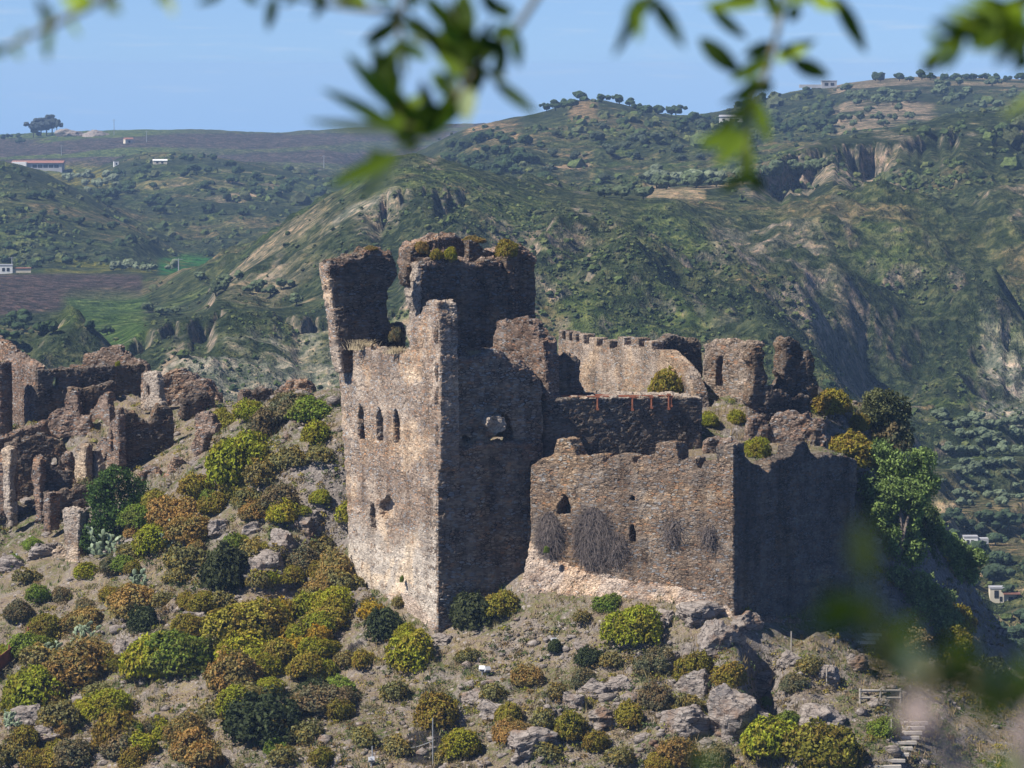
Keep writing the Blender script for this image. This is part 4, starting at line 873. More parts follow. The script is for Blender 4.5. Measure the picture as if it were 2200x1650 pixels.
ruin('gutted house with dark rooms, thin front piers and a tall rear wall', 'ruined house', (60, 1110, 366), [
    ('rear_wall', 40, 376, 18, 1000, [(10, 1110), (11, 955), (26, 950), (40, 945), (60, 940), (76, 934), (94, 932), (110, 940), (134, 946), (144, 962), (148, 985), (140, 1110)], 0.8, 'tower', dict(top=0.12, side=0.1, holes=[[(111, 1003), (112, 984), (125, 983), (126, 1003)]])),
    ('upper_wall', 60, 384, 34, 940, [(-40, 990), (-30, 960), (0, 942), (30, 932), (60, 920), (84, 911), (110, 905), (130, 904), (131, 950), (130, 990)], 0.8, 'ruin', R1),
    ('front_pier', 8, 366.5, -40, 1040, [(18, 1130), (8, 1090), (4, 1040), (2, 968), (14, 962), (22, 970), (20, 1040), (24, 1130)], 0.8, 'pale', R1),
    ('front_pier', 76, 366.2, -40, 1040, [(74, 1120), (70, 1060), (68, 985), (76, 978), (85, 988), (84, 1040), (90, 1120)], 0.8, 'ruin', R1),
    ('parapet_wall', 84, 366.8, 22, 1020, [(84, 1065), (83, 990), (96, 985), (109, 986), (112, 1012), (134, 1014), (157, 1012), (155, 1048), (150, 1065)], 0.7, 'inner', R1),
    ('side_wall', 10, 368, 76, 1050, [(12, 1110), (12, 975), (40, 960), (40, 1110)], 0.6, 'ruin', R1)])
ruin('pair of white plastered wall stumps beside the gutted house', 'ruined house', (185, 1050, 371), [
    ('plaster_pier', 170, 371.5, -48, 1000, [(160, 1060), (161, 960), (170, 956), (182, 958), (183, 1000), (182, 1060)], 0.8, 'pale', R1),
    ('plaster_pier', 195, 372, -48, 1000, [(184, 1055), (184, 990), (190, 968), (200, 966), (206, 985), (212, 1000), (206, 1055)], 0.8, 'pale', R1),
    ('rubble_bank', 150, 373, 20, 990, [(136, 1040), (140, 980), (152, 970), (162, 985), (166, 1040)], 0.9, 'ruin', R2)])
ruin('short square brown pier with a hollow behind, below the gutted house', 'wall pier', (115, 1120, 362), [
    ('pier', 105, 362.8, -38, 1090, [(94, 1140), (93, 1064), (100, 1058), (107, 1060), (106, 1140)], 1.3, 'ruin', dict(top=0.06, side=0.04)),
    ('ledge', 140, 366, 20, 1060, [(92, 1110), (95, 1054), (130, 1056), (180, 1046), (196, 1050), (190, 1085), (150, 1100)], 0.8, 'tower', R2)], 'wall_pier')
ruin('tall lone pillar of pink masonry at the left end of the slope', 'masonry pillar', (155, 1225, 356), [
    ('shaft', 160, 356.5, -30, 1150, [(150, 1260), (140, 1225), (138, 1150), (133, 1098), (148, 1090), (168, 1094), (172, 1105), (168, 1170), (172, 1215), (186, 1230), (184, 1260)], 1.0, 'pale', dict(top=0.15, side=0.06)),
    ('flank', 168, 357, 24, 1150, [(168, 1250), (168, 1100), (180, 1094), (192, 1100), (188, 1180), (198, 1250)], 0.8, 'ruin', R1)], 'masonry_pillar')
ruin('patch of pale dry stone walling left of the lone pillar', 'low wall', (122, 1210, 358), [
    ('dry_stone', 122, 358.5, -12, 1195, [(104, 1240), (108, 1185), (124, 1176), (140, 1182), (142, 1240)], 1.0, 'pale', R2)], 'low_wall')
ruin('broken arch of rubble with a black hollow on the grassy bank', 'ruined vault', (325, 1045, 363), [
    ('vault_wall', 320, 364, -10, 1030, [(292, 1075), (294, 1022), (308, 1008), (326, 1004), (340, 1012), (350, 1030), (356, 1075)], 1.4, 'ruin', dict(top=0.25, side=0.2, rough=0.25, big=0.15, holes=[[(306, 1050), (307, 1026), (318, 1012), (332, 1018), (342, 1034), (340, 1052)]])),
    ('rear_wall', 322, 366.5, -10, 1030, [(296, 1075), (298, 1016), (346, 1014), (350, 1075)], 0.6, 'inner', R1)], 'ruined_vault')
ruin('jagged low rubble walls on the bank beside the broken arch', 'low wall', (395, 1040, 361), [
    ('rubble_core', 395, 362, 16, 1020, [(352, 1060), (356, 1028), (368, 1000), (378, 986), (392, 984), (400, 1000), (416, 995), (424, 985), (426, 1040), (400, 1060)], 0.9, 'ruin', R2)], 'low_wall')
# ---------------------------------------------------------------- plants: leafy meshes
def unit(n): v = RNG.normal(size=(n, 3)); return v / np.linalg.norm(v, axis=1)[:, None]
def leaf_quads(cen, nrm, ln, wd, droop=0.0):
    """Diamond leaves: centres, facing, half length and half width."""
    n = len(cen); r = unit(n); a = np.cross(nrm, r); a /= np.linalg.norm(a, axis=1)[:, None] + 1e-9; b = np.cross(nrm, a)
    ln = np.broadcast_to(np.asarray(ln, float), (n,))[:, None]; wd = np.broadcast_to(np.asarray(wd, float), (n,))[:, None]
    v = np.stack([cen - a * ln, cen - b * wd + nrm * wd * 0.3, cen + a * ln, cen + b * wd + nrm * wd * 0.3], 1).reshape(-1, 3)
    return v, np.arange(4 * n).reshape(n, 4)
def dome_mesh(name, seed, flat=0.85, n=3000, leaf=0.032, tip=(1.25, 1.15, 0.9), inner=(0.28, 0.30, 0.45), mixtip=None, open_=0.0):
    """A cushion shrub one unit wide, base at the origin: many leafy rosettes over a lumpy dome, older wood inside."""
    g = np.random.default_rng(seed)
    lob = g.normal(size=(9, 3)); lob[:, 2] = np.abs(lob[:, 2]); lob /= np.linalg.norm(lob, axis=1)[:, None]
    d = g.normal(size=(n, 3)); d[:, 2] = np.abs(d[:, 2]) * 1.05 - 0.12; d /= np.linalg.norm(d, axis=1)[:, None]
    nc = g.integers(3, 6); cen0 = np.concatenate([g.uniform(-0.24, 0.24, (nc, 2)), g.uniform(0, 0.08, (nc, 1))], 1); cr = g.uniform(0.52, 0.86, nc); which = g.integers(0, nc, n)
    lump = 0.80 + 0.16 * np.max((d @ lob.T) ** 9, axis=1) + 0.16 * vnoise(d * 3.1 + seed + which[:, None] * 3.3)
    shell = np.where(g.random(n) < 0.72, g.uniform(0.90, 1.03, n), g.uniform(0.45, 0.9, n))
    c = d * (lump * shell * 0.5 * cr[which])[:, None] + cen0[which]; c[:, 2] = c[:, 2] * flat * 1.7 + 0.03
    V, Fc, T = [], [], []; b = 0
    for k in range(4):
        cc = c + g.normal(size=c.shape) * 0.012
        nr = d + g.normal(size=d.shape) * 0.75; nr /= np.linalg.norm(nr, axis=1)[:, None]
        v, f = leaf_quads(cc, nr, leaf * g.uniform(0.5, 1.1, n), leaf * g.uniform(0.3, 0.55, n))
        V.append(v); Fc.append(f + b); b += len(v)
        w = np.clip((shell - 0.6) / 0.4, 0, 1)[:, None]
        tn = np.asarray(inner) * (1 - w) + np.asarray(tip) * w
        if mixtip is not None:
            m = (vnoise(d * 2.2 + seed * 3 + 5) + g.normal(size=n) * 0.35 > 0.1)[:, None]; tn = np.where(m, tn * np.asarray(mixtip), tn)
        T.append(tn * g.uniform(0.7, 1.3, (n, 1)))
    me = mesh_from(name, np.vstack(V), np.vstack(Fc)); set_tint(me, np.vstack(T)); me.materials.append(M['leaf'])
    return me
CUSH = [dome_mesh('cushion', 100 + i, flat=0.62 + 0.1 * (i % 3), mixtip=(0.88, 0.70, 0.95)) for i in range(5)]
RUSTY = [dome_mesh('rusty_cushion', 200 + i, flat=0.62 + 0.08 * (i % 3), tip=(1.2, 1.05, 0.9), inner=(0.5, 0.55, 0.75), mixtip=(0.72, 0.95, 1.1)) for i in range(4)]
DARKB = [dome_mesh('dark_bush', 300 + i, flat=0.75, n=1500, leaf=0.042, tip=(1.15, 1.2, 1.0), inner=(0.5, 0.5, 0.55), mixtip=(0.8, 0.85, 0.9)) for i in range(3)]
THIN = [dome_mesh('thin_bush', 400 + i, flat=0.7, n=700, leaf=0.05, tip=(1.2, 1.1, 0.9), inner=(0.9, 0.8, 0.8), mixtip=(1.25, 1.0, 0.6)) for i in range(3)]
KIND = {  # meshes, colour, words
    'Y': (CUSH, (0.215, 0.245, 0.022), 'yellow green cushion shrub'),
    'L': (CUSH, (0.135, 0.205, 0.032), 'green cushion shrub'),
    'M': (CUSH, (0.195, 0.185, 0.030), 'gold cushion shrub'),
    'O': (RUSTY, (0.25, 0.175, 0.058), 'orange cushion shrub'),
    'B': (RUSTY, (0.155, 0.13, 0.07), 'brown dry shrub'),
    'D': (DARKB, (0.050, 0.057, 0.024), 'dark leafy bush'),
    'G': (THIN, (0.16, 0.16, 0.075), 'grey wispy shrub'),
    'F': (THIN, (0.28, 0.22, 0.03), 'yellow flowering shrub')}
BUSH = """172 1240 46 34 Y;461 1252 98 108 D;290 1318 105 62 O;305 1352 54 62 D;330 1438 122 104 Y;396 1440 110 92 L;328 1450 40 40 Y;530 1366 112 66 M;497 1420 100 74 Y;500 1482 108 92 O;563 1448 62 58 Y;597 1332 52 56 F
54 1522 108 108 Y;62 1530 52 54 O;106 1502 76 62 O;172 1462 118 72 O;136 1552 48 48 M;132 1580 44 40 O;265 1600 94 96 M;334 1580 58 62 Y;402 1588 72 66 O;415 1634 100 64 O;572 1572 124 98 D;672 1502 66 52 D;177 1630 48 58 G
124 1640 64 48 O;282 1650 56 52 M;180 1345 50 34 O;4 1410 36 60 Y;672 1318 64 78 Y;716 1320 76 72 Y;722 1248 68 78 O;708 1352 84 50 M;685 1378 48 42 F;798 1326 48 56 F;828 1366 82 66 D;862 1376 54 44 Y;886 1436 90 84 Y;777 1432 46 46 M
702 1456 52 46 Y;740 1540 52 52 M;922 1550 88 74 M;1019 1340 78 86 D;1068 1318 60 58 M;1137 1470 48 48 O;1267 1426 44 42 D;1102 1546 52 48 M;1095 1588 58 50 O;1000 1616 70 58 Y;1240 1578 76 66 M;1160 1566 48 48 G;1305 1312 54 36 L
1362 1374 88 92 Y;1500 1454 74 60 M;1562 1470 56 50 M;1397 1440 66 56 B;1354 1560 64 62 M;1412 1516 60 56 B;1453 1638 70 68 O;1414 1652 46 36 M;1652 1622 118 92 Y;1790 1650 132 112 M;1643 1520 32 34 L;1906 1578 54 44 L;1596 1322 44 20 Y
636 892 84 58 B;575 930 70 66 B;506 1030 104 124 Y;466 922 62 52 M;545 900 60 48 Y;648 900 96 48 L;687 948 58 60 Y;562 985 42 46 Y;433 1062 66 62 M;448 1094 54 50 L;492 1066 66 56 M;530 1090 50 50 G;600 1120 60 58 Y;369 1118 86 62 O;336 1180 66 84 Y
418 1158 86 58 O;290 1152 40 38 O;520 1178 40 36 Y;552 1040 66 62 G;600 1010 60 50 G;640 1000 50 44 G;690 990 50 40 G;330 1090 50 46 M;300 1100 42 34 L
1533 914 34 32 Y;1590 908 42 38 Y;1628 978 48 54 Y;1822 992 104 74 M;1838 920 44 36 M;1906 958 96 92 B;1885 905 84 80 D;1792 884 70 54 M;1190 752 60 52 B
2060 1360 84 96 M;2035 1400 70 70 M;2130 1462 66 62 D;1955 1395 90 70 B;860 1300 30 26 G;1250 1335 36 26 G
245 1290 44 34 M;420 1190 40 34 O;560 1260 48 40 G;640 1240 44 38 G;690 1190 40 38 G;380 1250 46 36 G;250 1440 44 40 M;210 1500 50 36 G;460 1540 50 44 G;520 1500 44 40 G;640 1400 48 40 F;610 1380 40 36 F;660 1360 44 40 G
575 1370 40 36 G;740 1430 40 34 G;1000 1420 40 32 G;1190 1400 32 34 D;1060 1500 44 40 G;850 1500 50 44 G;790 1600 50 44 G;860 1620 52 44 G;660 1590 56 50 G;600 1640 60 46 G;700 1640 50 40 M;960 1640 46 40 G;1180 1630 54 44 G;1290 1610 50 46 M
1330 1640 50 40 G;1480 1530 50 44 G;1540 1640 56 44 B;1700 1480 50 36 B;1740 1440 46 34 G;1250 1470 44 38 B;1310 1430 40 34 G;1190 1500 44 38 G;40 1330 52 44 B;90 1290 46 40 L;60 1250 44 34 G;30 1220 40 32 L;100 1350 46 36 M;60 1600 60 50 M;20 1640 60 50 G
70 1180 40 26 L;130 1290 40 34 B;1700 1560 50 40 L;350 1300 44 34 G;240 1230 44 40 B;290 1230 36 36 M;590 1200 44 36 G;480 1300 44 34 G"""
ORD_R = random.Random(77)
for _ in range(80):                              # smaller shrubs filling the drifts between the big cushions
    x_ = ORD_R.uniform(60, 760); y_ = ORD_R.uniform(1060, 1650)
    if y_ < 1330 - 0.0 * x_ and x_ < 180: continue
    w_ = ORD_R.uniform(36, 78); BUSH += f';{int(x_)} {int(y_)} {int(w_)} {int(w_ * ORD_R.uniform(0.6, 0.85))} {ORD_R.choice("MMYYOOGLB")}'
bush_rec = []
for tok in BUSH.replace('\n', ';').split(';'):
    a = tok.split(); px, py, w, h, kd = int(a[0]), int(a[1]), int(a[2]), int(a[3]), a[4]
    p = hit_near(px, py)
    if p is None or p.y > 425:
        p = hit_near(px, py + 14)
        if p is None: continue
    bush_rec.append([px, py, w, h, kd, p])
def landmark(px, py):
    if py > 1560: return 'at the bottom of the slope'
    if px < 230 and py < 1290: return 'near the lone pillar'
    if px < 740 and py < 1000: return 'on the ridge beside the keep'
    if px > 1160 and py < 1000: return 'in the upper courtyard'
    if px > 1850: return 'on the steep right flank'
    if px < 740 and py < 1200: return 'below the village ruins'
    if px < 480: return 'on the left slope'
    if px < 940: return 'left of the keep foot'
    if px < 1300: return 'in grass below the keep'
    return 'among rocks under the bastion'
ORD = ['', 'second ', 'third ', 'fourth ', 'fifth ', 'sixth ', 'seventh ', 'eighth ', 'ninth ', 'tenth ', 'eleventh ', 'twelfth '] + [f'{k}th ' for k in range(13, 80)]
groups = {}
for r in bush_rec:
    r.append('large' if r[2] > 85 else 'middling' if r[2] > 54 else 'small'); groups.setdefault((r[4], r[6], landmark(r[0], r[1])), []).append(r)
for (kd, sz, lm), rs in groups.items():
    rs.sort(key=lambda r: r[0])
    for i, r in enumerate(rs):
        meshes, colr, words = KIND[kd]
        if len(rs) == 1: lab = f'{sz} {words} {lm}, the only one there'
        else: lab = f'{sz} {words} {lm}, {"leftmost" if i == 0 else ORD[i] + "from left"} of {len(rs)}'
        px, py, w, h, _, p, _ = r
        me = meshes[(px + py) % len(meshes)]
        nm = 'leafy_bush' if kd == 'D' else 'wispy_shrub' if kd in 'GF' else 'cushion_shrub'
        o = bpy.data.objects.new(nm, me); COL.objects.link(o)
        s = w * p.y / F; hh = h * p.y / F
        zmax = max(v.co.z for v in me.vertices) if 'zmax' not in me else me['zmax']; me['zmax'] = zmax
        o.location = p - Vector((0, 0, 0.10 * hh)); sx = s * random.uniform(1.4, 1.75); o.scale = (sx, s * 1.45, min(max(hh * 1.08 / zmax, 0.85 * sx), 1.2 * sx))
        o.rotation_euler = (0, 0, random.uniform(0, 6.28))
        j = random.uniform(0.86, 1.16); o.color = (colr[0] * j * random.uniform(0.92, 1.08), colr[1] * j, colr[2] * j, 1)
        tag(o, lab, 'bush' if kd == 'D' else 'shrub', 'cushion shrubs on the castle hill' if kd in 'YLMOB' else 'leafy bushes on the castle hill')

# plants rooted in the masonry
def wall_bush(name, px, py, D, w, h, kd, label, cat='shrub'):
    meshes, colr, _ = KIND[kd]; me = meshes[int(px) % len(meshes)]; o = bpy.data.objects.new(name, me); COL.objects.link(o)
    zmax = max(v.co.z for v in me.vertices); s = w * D / F
    o.location = P(px, py, D); o.scale = (s, s, h * D / F / zmax); o.rotation_euler = (0, 0, px); o.color = (*colr, 1); tag(o, label, cat, 'shrubs growing on the ruins'); return o
wall_bush('cushion_shrub', 1425, 866, 350, 112, 82, 'M', 'large golden shrub in the courtyard before the crenellated wall', 'shrub')
wall_bush('wall_shrub', 908, 545, 347.5, 40, 30, 'O', 'rusty orange shrub on the left shoulder of the rear tower top')
wall_bush('wall_shrub', 935, 558, 346.0, 40, 26, 'M', 'olive gold tuft on the rear tower edge, left one of two')
wall_bush('wall_shrub', 972, 558, 346.2, 38, 30, 'Y', 'yellow green tuft on the rear tower edge, right of the olive one')
wall_bush('wall_shrub', 1082, 550, 348, 66, 40, 'M', 'golden shrub crowning the rear tower beside its crack')
wall_bush('wall_shrub', 1018, 522, 350, 60, 18, 'O', 'low orange growth along the highest rubble of the rear tower')
wall_bush('wall_shrub', 798, 538, 343, 36, 12, 'O', 'thin dry orange growth on top of the leaning corner tower')
wall_bush('wall_shrub', 850, 735, 343, 42, 36, 'B', 'brown shrub in the breach between the two towers')
wall_bush('wall_shrub', 962, 668, 333, 24, 26, 'B', 'small brown shrub behind the broken pier of the keep')
wall_bush('wall_shrub', 1176, 1188, 330, 14, 16, 'L', 'tiny green plant between the dead twig clumps on the bastion', 'plant')
wall_bush('wall_shrub', 1075, 938, 335.2, 34, 20, 'B', 'brown growth at the foot of the heap in the dark niche', 'plant')
wall_bush('wall_shrub', 254, 786, 392, 14, 12, 'Y', 'small yellow tuft on the church wall top', 'plant')
wall_bush('wall_shrub', 864, 1250, 334.2, 14, 16, 'L', 'tiny green plant low on the sunlit keep wall', 'plant')
wall_bush('wall_shrub', 6, 790, 391, 36, 16, 'O', 'orange grass growing on the round turret top', 'plant')
wall_bush('wall_shrub', 20, 925, 394, 44, 16, 'L', 'green weeds at the foot of the round turret', 'plant')

# dry grass plumes and dead twigs
def strands(name, n, fn, m, r=0.02):
    V, Fq = [], []; b = 0
    for i in range(n):
        pts, rr = fn(i)
        for k, p in enumerate(pts):
            q = rr * (1 - 0.8 * k / (len(pts) - 1)) + 0.004
            V += [(p[0] - q, p[1], p[2]), (p[0] + q, p[1] - q, p[2]), (p[0], p[1] + q, p[2] + q * 0.5)]
            if k:
                for e in range(3): Fq.append((b + (k - 1) * 3 + e, b + (k - 1) * 3 + (e + 1) % 3, b + k * 3 + (e + 1) % 3, b + k * 3 + e))
        b += 3 * len(pts)
    return mesh_from(name, V, np.array(Fq))
M['straw'] = simple('dry_straw', (0.50, 0.40, 0.24), 0.9, 0.3, 3.0)
def plume(px, py, D, w, h, label):
    c = P(px, py, D); sw, shh = w * D / F, h * D / F
    def fn(i):
        x = random.gauss(0, sw * 0.22); lean = random.gauss(0, 0.5) + x / sw
        y = random.uniform(-0.4, 0.4); H = shh * random.uniform(0.5, 1.0)
        return [(c.x + x, c.y + y, c.z), (c.x + x + lean * H * 0.25, c.y + y, c.z + H * 0.6), (c.x + x + lean * H * 0.7, c.y + y - 0.05, c.z + H * 0.95)], 0.018
    tag(put('dry_grass_tuft', strands('tuft', 150, fn, None), M['straw']), label, 'grass tuft', 'dry grass on the keep wall top')
plume(776, 752, 340.6, 50, 26, 'pale dry grass plume on the wall top left of the breach, the bigger one')
plume(850, 760, 335.6, 46, 18, 'pale dry grass fringe on the wall top right of the breach')
plume(1016, 770, 332.6, 40, 20, 'thin yellow grass on the dark upper wall of the keep')
def dead(px, py, w, h, off, label, n=1500):
    a0, z0 = BL.loc(px, py); sw, shh = w * 330 / F, h * 330 / F
    def fn(i):
        r_ = random.random() ** 0.6; th_ = random.uniform(0, 6.283); u = r_ * math.cos(th_); st_ = r_ * math.sin(th_); x0 = a0 + u * sw * 0.40; zz0 = z0 + st_ * shh * 0.40 + 0.1 * shh
        pts = []; x = x0; z = zz0; d = 0.05 + random.random() * 0.55 * (1 - r_ * 0.8); an = random.gauss(-1.57 + u * 0.5, 0.75); L_ = random.uniform(0.5, 1.3)
        for k in range(5):
            q = BL.world(x, z, -d); pts.append(tuple(q)); x += math.cos(an) * L_ * 0.25; z += math.sin(an) * L_ * 0.25; an += random.gauss(0, 0.55); d += random.uniform(-0.10, 0.16)
        return pts, 0.013
    tag(put('dead_creeper', strands('twigs', n, fn, None), M['dead']), label, 'dead creeper', 'dead twig clumps hanging on the bastion')
dead(1182, 1152, 62, 110, 0, 'grey dead twig clump on the bastion below the pointed opening')
dead(1276, 1162, 96, 150, 0, 'largest grey dead twig clump hanging down the middle left of the bastion', 3200)
dead(1328, 1180, 60, 80, 0, 'thin dead twigs trailing right of the largest clump', 260)
dead(1446, 1142, 54, 60, 0, 'faint brown dead twig patch on the right half of the bastion', 170)
dead(1526, 1146, 34, 46, 0, 'small dark dead twig tuft near the bastion corner', 130)
dead(764, 1240, 40, 70, 0, 'dead twigs at the lower left edge of the sunlit keep wall', 10) if False else None

# ---------------------------------------------------------------- trees with trunk and crown
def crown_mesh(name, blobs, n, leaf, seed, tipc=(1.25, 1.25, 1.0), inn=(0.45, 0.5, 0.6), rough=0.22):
    g = np.random.default_rng(seed); bl = np.array(blobs, float)
    wt = bl[:, 3] ** 2 * 1.0; pick = g.choice(len(bl), n, p=wt / wt.sum()); B = bl[pick]
    d = g.normal(size=(n, 3)); d /= np.linalg.norm(d, axis=1)[:, None]
    R = B[:, 3] * (0.82 + rough * vnoise(d * 2.6 + pick[:, None] * 7.1) + 0.14 * vnoise(d * 6 + pick[:, None])) * np.where(g.random(n) < 0.7, g.uniform(0.85, 1.05, n), g.uniform(0.35, 0.9, n))
    c = B[:, :3] + d * R[:, None] * np.array([1, 1, 0.95])
    keep = vnoise(c * (1.3 / leaf * 0.10) + seed) > -0.42; c = c[keep]; d = d[keep]; R = R[keep]; B = B[keep]; n = len(c)
    V, Fc, T = [], [], []; b = 0
    for k in range(4):
        cc = c + g.normal(size=c.shape) * leaf * 0.9
        nr = d + g.normal(size=d.shape) * 0.9; nr /= np.linalg.norm(nr, axis=1)[:, None]
        v, f = leaf_quads(cc, nr, leaf * g.uniform(0.6, 1.3, n), leaf * g.uniform(0.3, 0.6, n)); V.append(v); Fc.append(f + b); b += len(v)
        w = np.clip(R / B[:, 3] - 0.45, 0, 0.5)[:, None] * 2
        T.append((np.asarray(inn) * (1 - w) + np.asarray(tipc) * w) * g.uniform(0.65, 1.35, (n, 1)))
    me = mesh_from(name, np.vstack(V), np.vstack(Fc)); set_tint(me, np.vstack(T)); return me
def tree(name, label, base, D, blobs, colr, n, leaf, seed, limbs=True, group=None):
    root = thing(name, base, label, 'tree', group)
    bl = []
    for px, py, r, dd in blobs:
        q = P(px, py, D + dd); bl.append((q.x, q.y, q.z, r * D / F))
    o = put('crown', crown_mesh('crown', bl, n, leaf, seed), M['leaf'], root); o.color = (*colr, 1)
    mb = MB(); big_ = sorted(bl, key=lambda b: -b[3])[:5]; top = Vector(big_[0][:3]); bs = Vector(base) - Vector((0, 0, 0.4))
    fork = bs.lerp(top, 0.45) + Vector((0.1, 0, 0)); mb.tube([bs, bs.lerp(fork, 0.5) + Vector((0.08, 0.05, 0)), fork], [0.28, 0.22, 0.17], 8)
    for q in big_: mb.tube([fork, fork.lerp(Vector(q[:3]), 0.6) + Vector((0, 0, -0.15)), Vector(q[:3])], [0.15, 0.09, 0.03], 6)
    mb.build('trunk', M['bark'], root); return root
tree('dense_tree', 'dense dark green tree standing right of the lone pillar', P(235, 1170, 357), 357,
     [(245, 1035, 42, 0), (215, 1060, 36, 0.3), (282, 1050, 38, 0), (295, 1080, 26, 0.4), (225, 1100, 36, 0), (262, 1105, 40, -0.4), (205, 1140, 34, 0), (190, 1165, 26, -0.2), (240, 1135, 30, 0)], (0.052, 0.092, 0.022), 3600, 0.13, 5)
GR = 'trees on the steep right flank'
tree('tall_tree', 'tall bushy green tree rising against the right end of the bastion', P(1915, 1230, 343), 344,
     [(1985, 985, 30, 0), (1940, 990, 36, 0), (1905, 1000, 34, 0.4), (1970, 1020, 36, 0.3), (1875, 1045, 34, 0), (1930, 1050, 44, -0.4), (1885, 1090, 42, 0), (1945, 1100, 44, 0), (1900, 1140, 44, -0.3), (1945, 1150, 36, 0.5), (1870, 1130, 26, 0.5), (1962, 1060, 46, -0.6), (1992, 1040, 30, 0), (1915, 1185, 40, -0.3), (1960, 1185, 36, 0), (1890, 965, 24, 0.2)], (0.155, 0.215, 0.07), 7600, 0.14, 6, group=GR)
tree('leafy_tree', 'loose green tree beyond the tall tree, its crown leaning right', P(2030, 1270, 351), 352,
     [(2010, 1130, 24, 0), (2030, 1170, 32, 0), (2060, 1190, 34, 0.3), (2095, 1200, 26, 0), (2000, 1180, 28, 0.4), (2050, 1225, 34, 0), (2085, 1235, 20, 0.5)], (0.18, 0.24, 0.085), 3800, 0.14, 7, group=GR)
tree('leafy_tree', 'wide grey green tree spreading below the tall tree', P(1990, 1370, 340), 341,
     [(1930, 1240, 30, 0), (1975, 1260, 38, 0), (2020, 1290, 38, 0), (1960, 1310, 44, -0.4), (2010, 1335, 40, 0), (1930, 1320, 36, 0.3), (2045, 1330, 26, 0.3)], (0.185, 0.235, 0.10), 4800, 0.13, 8, group=GR)
tree('dark_tree', 'dark shadowed tree filling the gap behind the tall tree', P(1985, 1240, 350), 350,
     [(1990, 1110, 30, 0), (1975, 1160, 38, 0), (1990, 1200, 34, 0), (1960, 1210, 30, 0)], (0.075, 0.105, 0.04), 2400, 0.14, 9, group=GR)
tree('shaggy_shrub_tree', 'shaggy grey green shrub with feathery sprays at the right courtyard edge', P(1890, 930, 353), 353,
     [(1880, 860, 28, 0), (1905, 880, 30, 0), (1925, 905, 26, 0.3), (1870, 890, 26, 0), (1940, 940, 26, 0), (1915, 945, 30, 0)], (0.12, 0.125, 0.06), 2600, 0.12, 10, group=GR)

# prickly pears
def cactus(px, py, w, h, label, seed):
    p = hit_near(px, py)
    if p is None: return
    g = random.Random(seed); s = w * p.y / F; mb = MB()
    def pad(c, up, r, face):
        up = up.normalized(); sd = up.cross(face).normalized(); fc = sd.cross(up); v = []; f = []
        for i in range(9):
            a = math.pi * i / 8; 
            for k in range(8):
                b = 2 * math.pi * k / 8
                v.append(c + up * (r * (1 - math.cos(a))) + sd * (math.sin(a) * math.cos(b) * r * 0.72) + fc * (math.sin(a) * math.sin(b) * r * 0.14))
        for i in range(8):
            for k in range(8): f.append((i * 8 + k, i * 8 + (k + 1) % 8, (i + 1) * 8 + (k + 1) % 8, (i + 1) * 8 + k))
        mb.add(v, f); return c + up * (2 * r)
    for i in range(9):
        c = p + Vector((g.uniform(-.5, .5) * s, g.uniform(-.3, .3) * s, -0.05)); mb.tube([p - Vector((0, 0, .1)), c + Vector((0, 0, .08))], 0.09, 6); up = Vector((g.uniform(-.5, .5), g.uniform(-.3, .3), 1))
        for lv in range(g.choice((2, 3, 3, 4))):
            r = g.uniform(0.13, 0.21) * (h * p.y / F) / 1.4; fcx = Vector((g.uniform(-1, 1), g.uniform(-1.5, -.2), g.uniform(-.2, .2)))
            e = pad(c, up, r, fcx)
            if g.random() < .7: pad(c + up.normalized() * r * 1.3, Vector((g.choice((-1, 1)), g.uniform(-.4, .4), .6)), r * .75, fcx)
            c = e; up = up + Vector((g.uniform(-.6, .6), g.uniform(-.4, .4), 0.2))
    me = mb.mesh('cactus'); smooth(me); tag(put('prickly_pear', me, M['cactus']), label, 'cactus', 'prickly pears on the left slope')
M['cactus'] = simple('cactus_green', (0.17, 0.215, 0.12), 0.55, 0.3, 4.0)
cactus(236, 1190, 70, 62, 'prickly pear clump under the dense dark tree', 1)
cactus(352, 1180, 56, 60, 'prickly pear growing through the yellow shrub right of the dense tree', 2)
cactus(300, 1265, 44, 48, 'prickly pear between rusty shrubs in the middle of the left slope', 3)
cactus(185, 1378, 56, 52, 'upper prickly pear above the bright shrub at the left edge', 4)
cactus(122, 1418, 60, 52, 'lower prickly pear just above the bright shrub at the left edge', 5)
cactus(30, 1560, 44, 40, 'prickly pear at the lower left corner of the slope', 16)

# ---------------------------------------------------------------- boulders, stones, grass
def boulder_mesh(seed, sub=5):
    bm = bmesh.new(); bmesh.ops.create_icosphere(bm, subdivisions=sub, radius=0.5); co = np.array([v.co[:] for v in bm.verts]); g = np.random.default_rng(seed)
    for _ in range(11):
        nrm = g.normal(size=3); nrm /= np.linalg.norm(nrm); dd = g.uniform(0.24, 0.40); h = co @ nrm - dd; co = co - np.where(h > 0, h * 0.9, 0)[:, None] * nrm
    un = co / (np.linalg.norm(co, axis=1)[:, None] + 1e-9)
    co = co + un * (ridged(co * np.array([2.6, 2.6, 5.2]) + seed, 5) * 0.11 + fbm(co * 11 + seed, 3) * 0.04)[:, None]
    for v, c in zip(bm.verts, co): v.co = c
    me = bpy.data.meshes.new('boulder'); bm.to_mesh(me); bm.free(); me.materials.append(M['rock']); return me
BLD = [boulder_mesh(s) for s in range(6)]
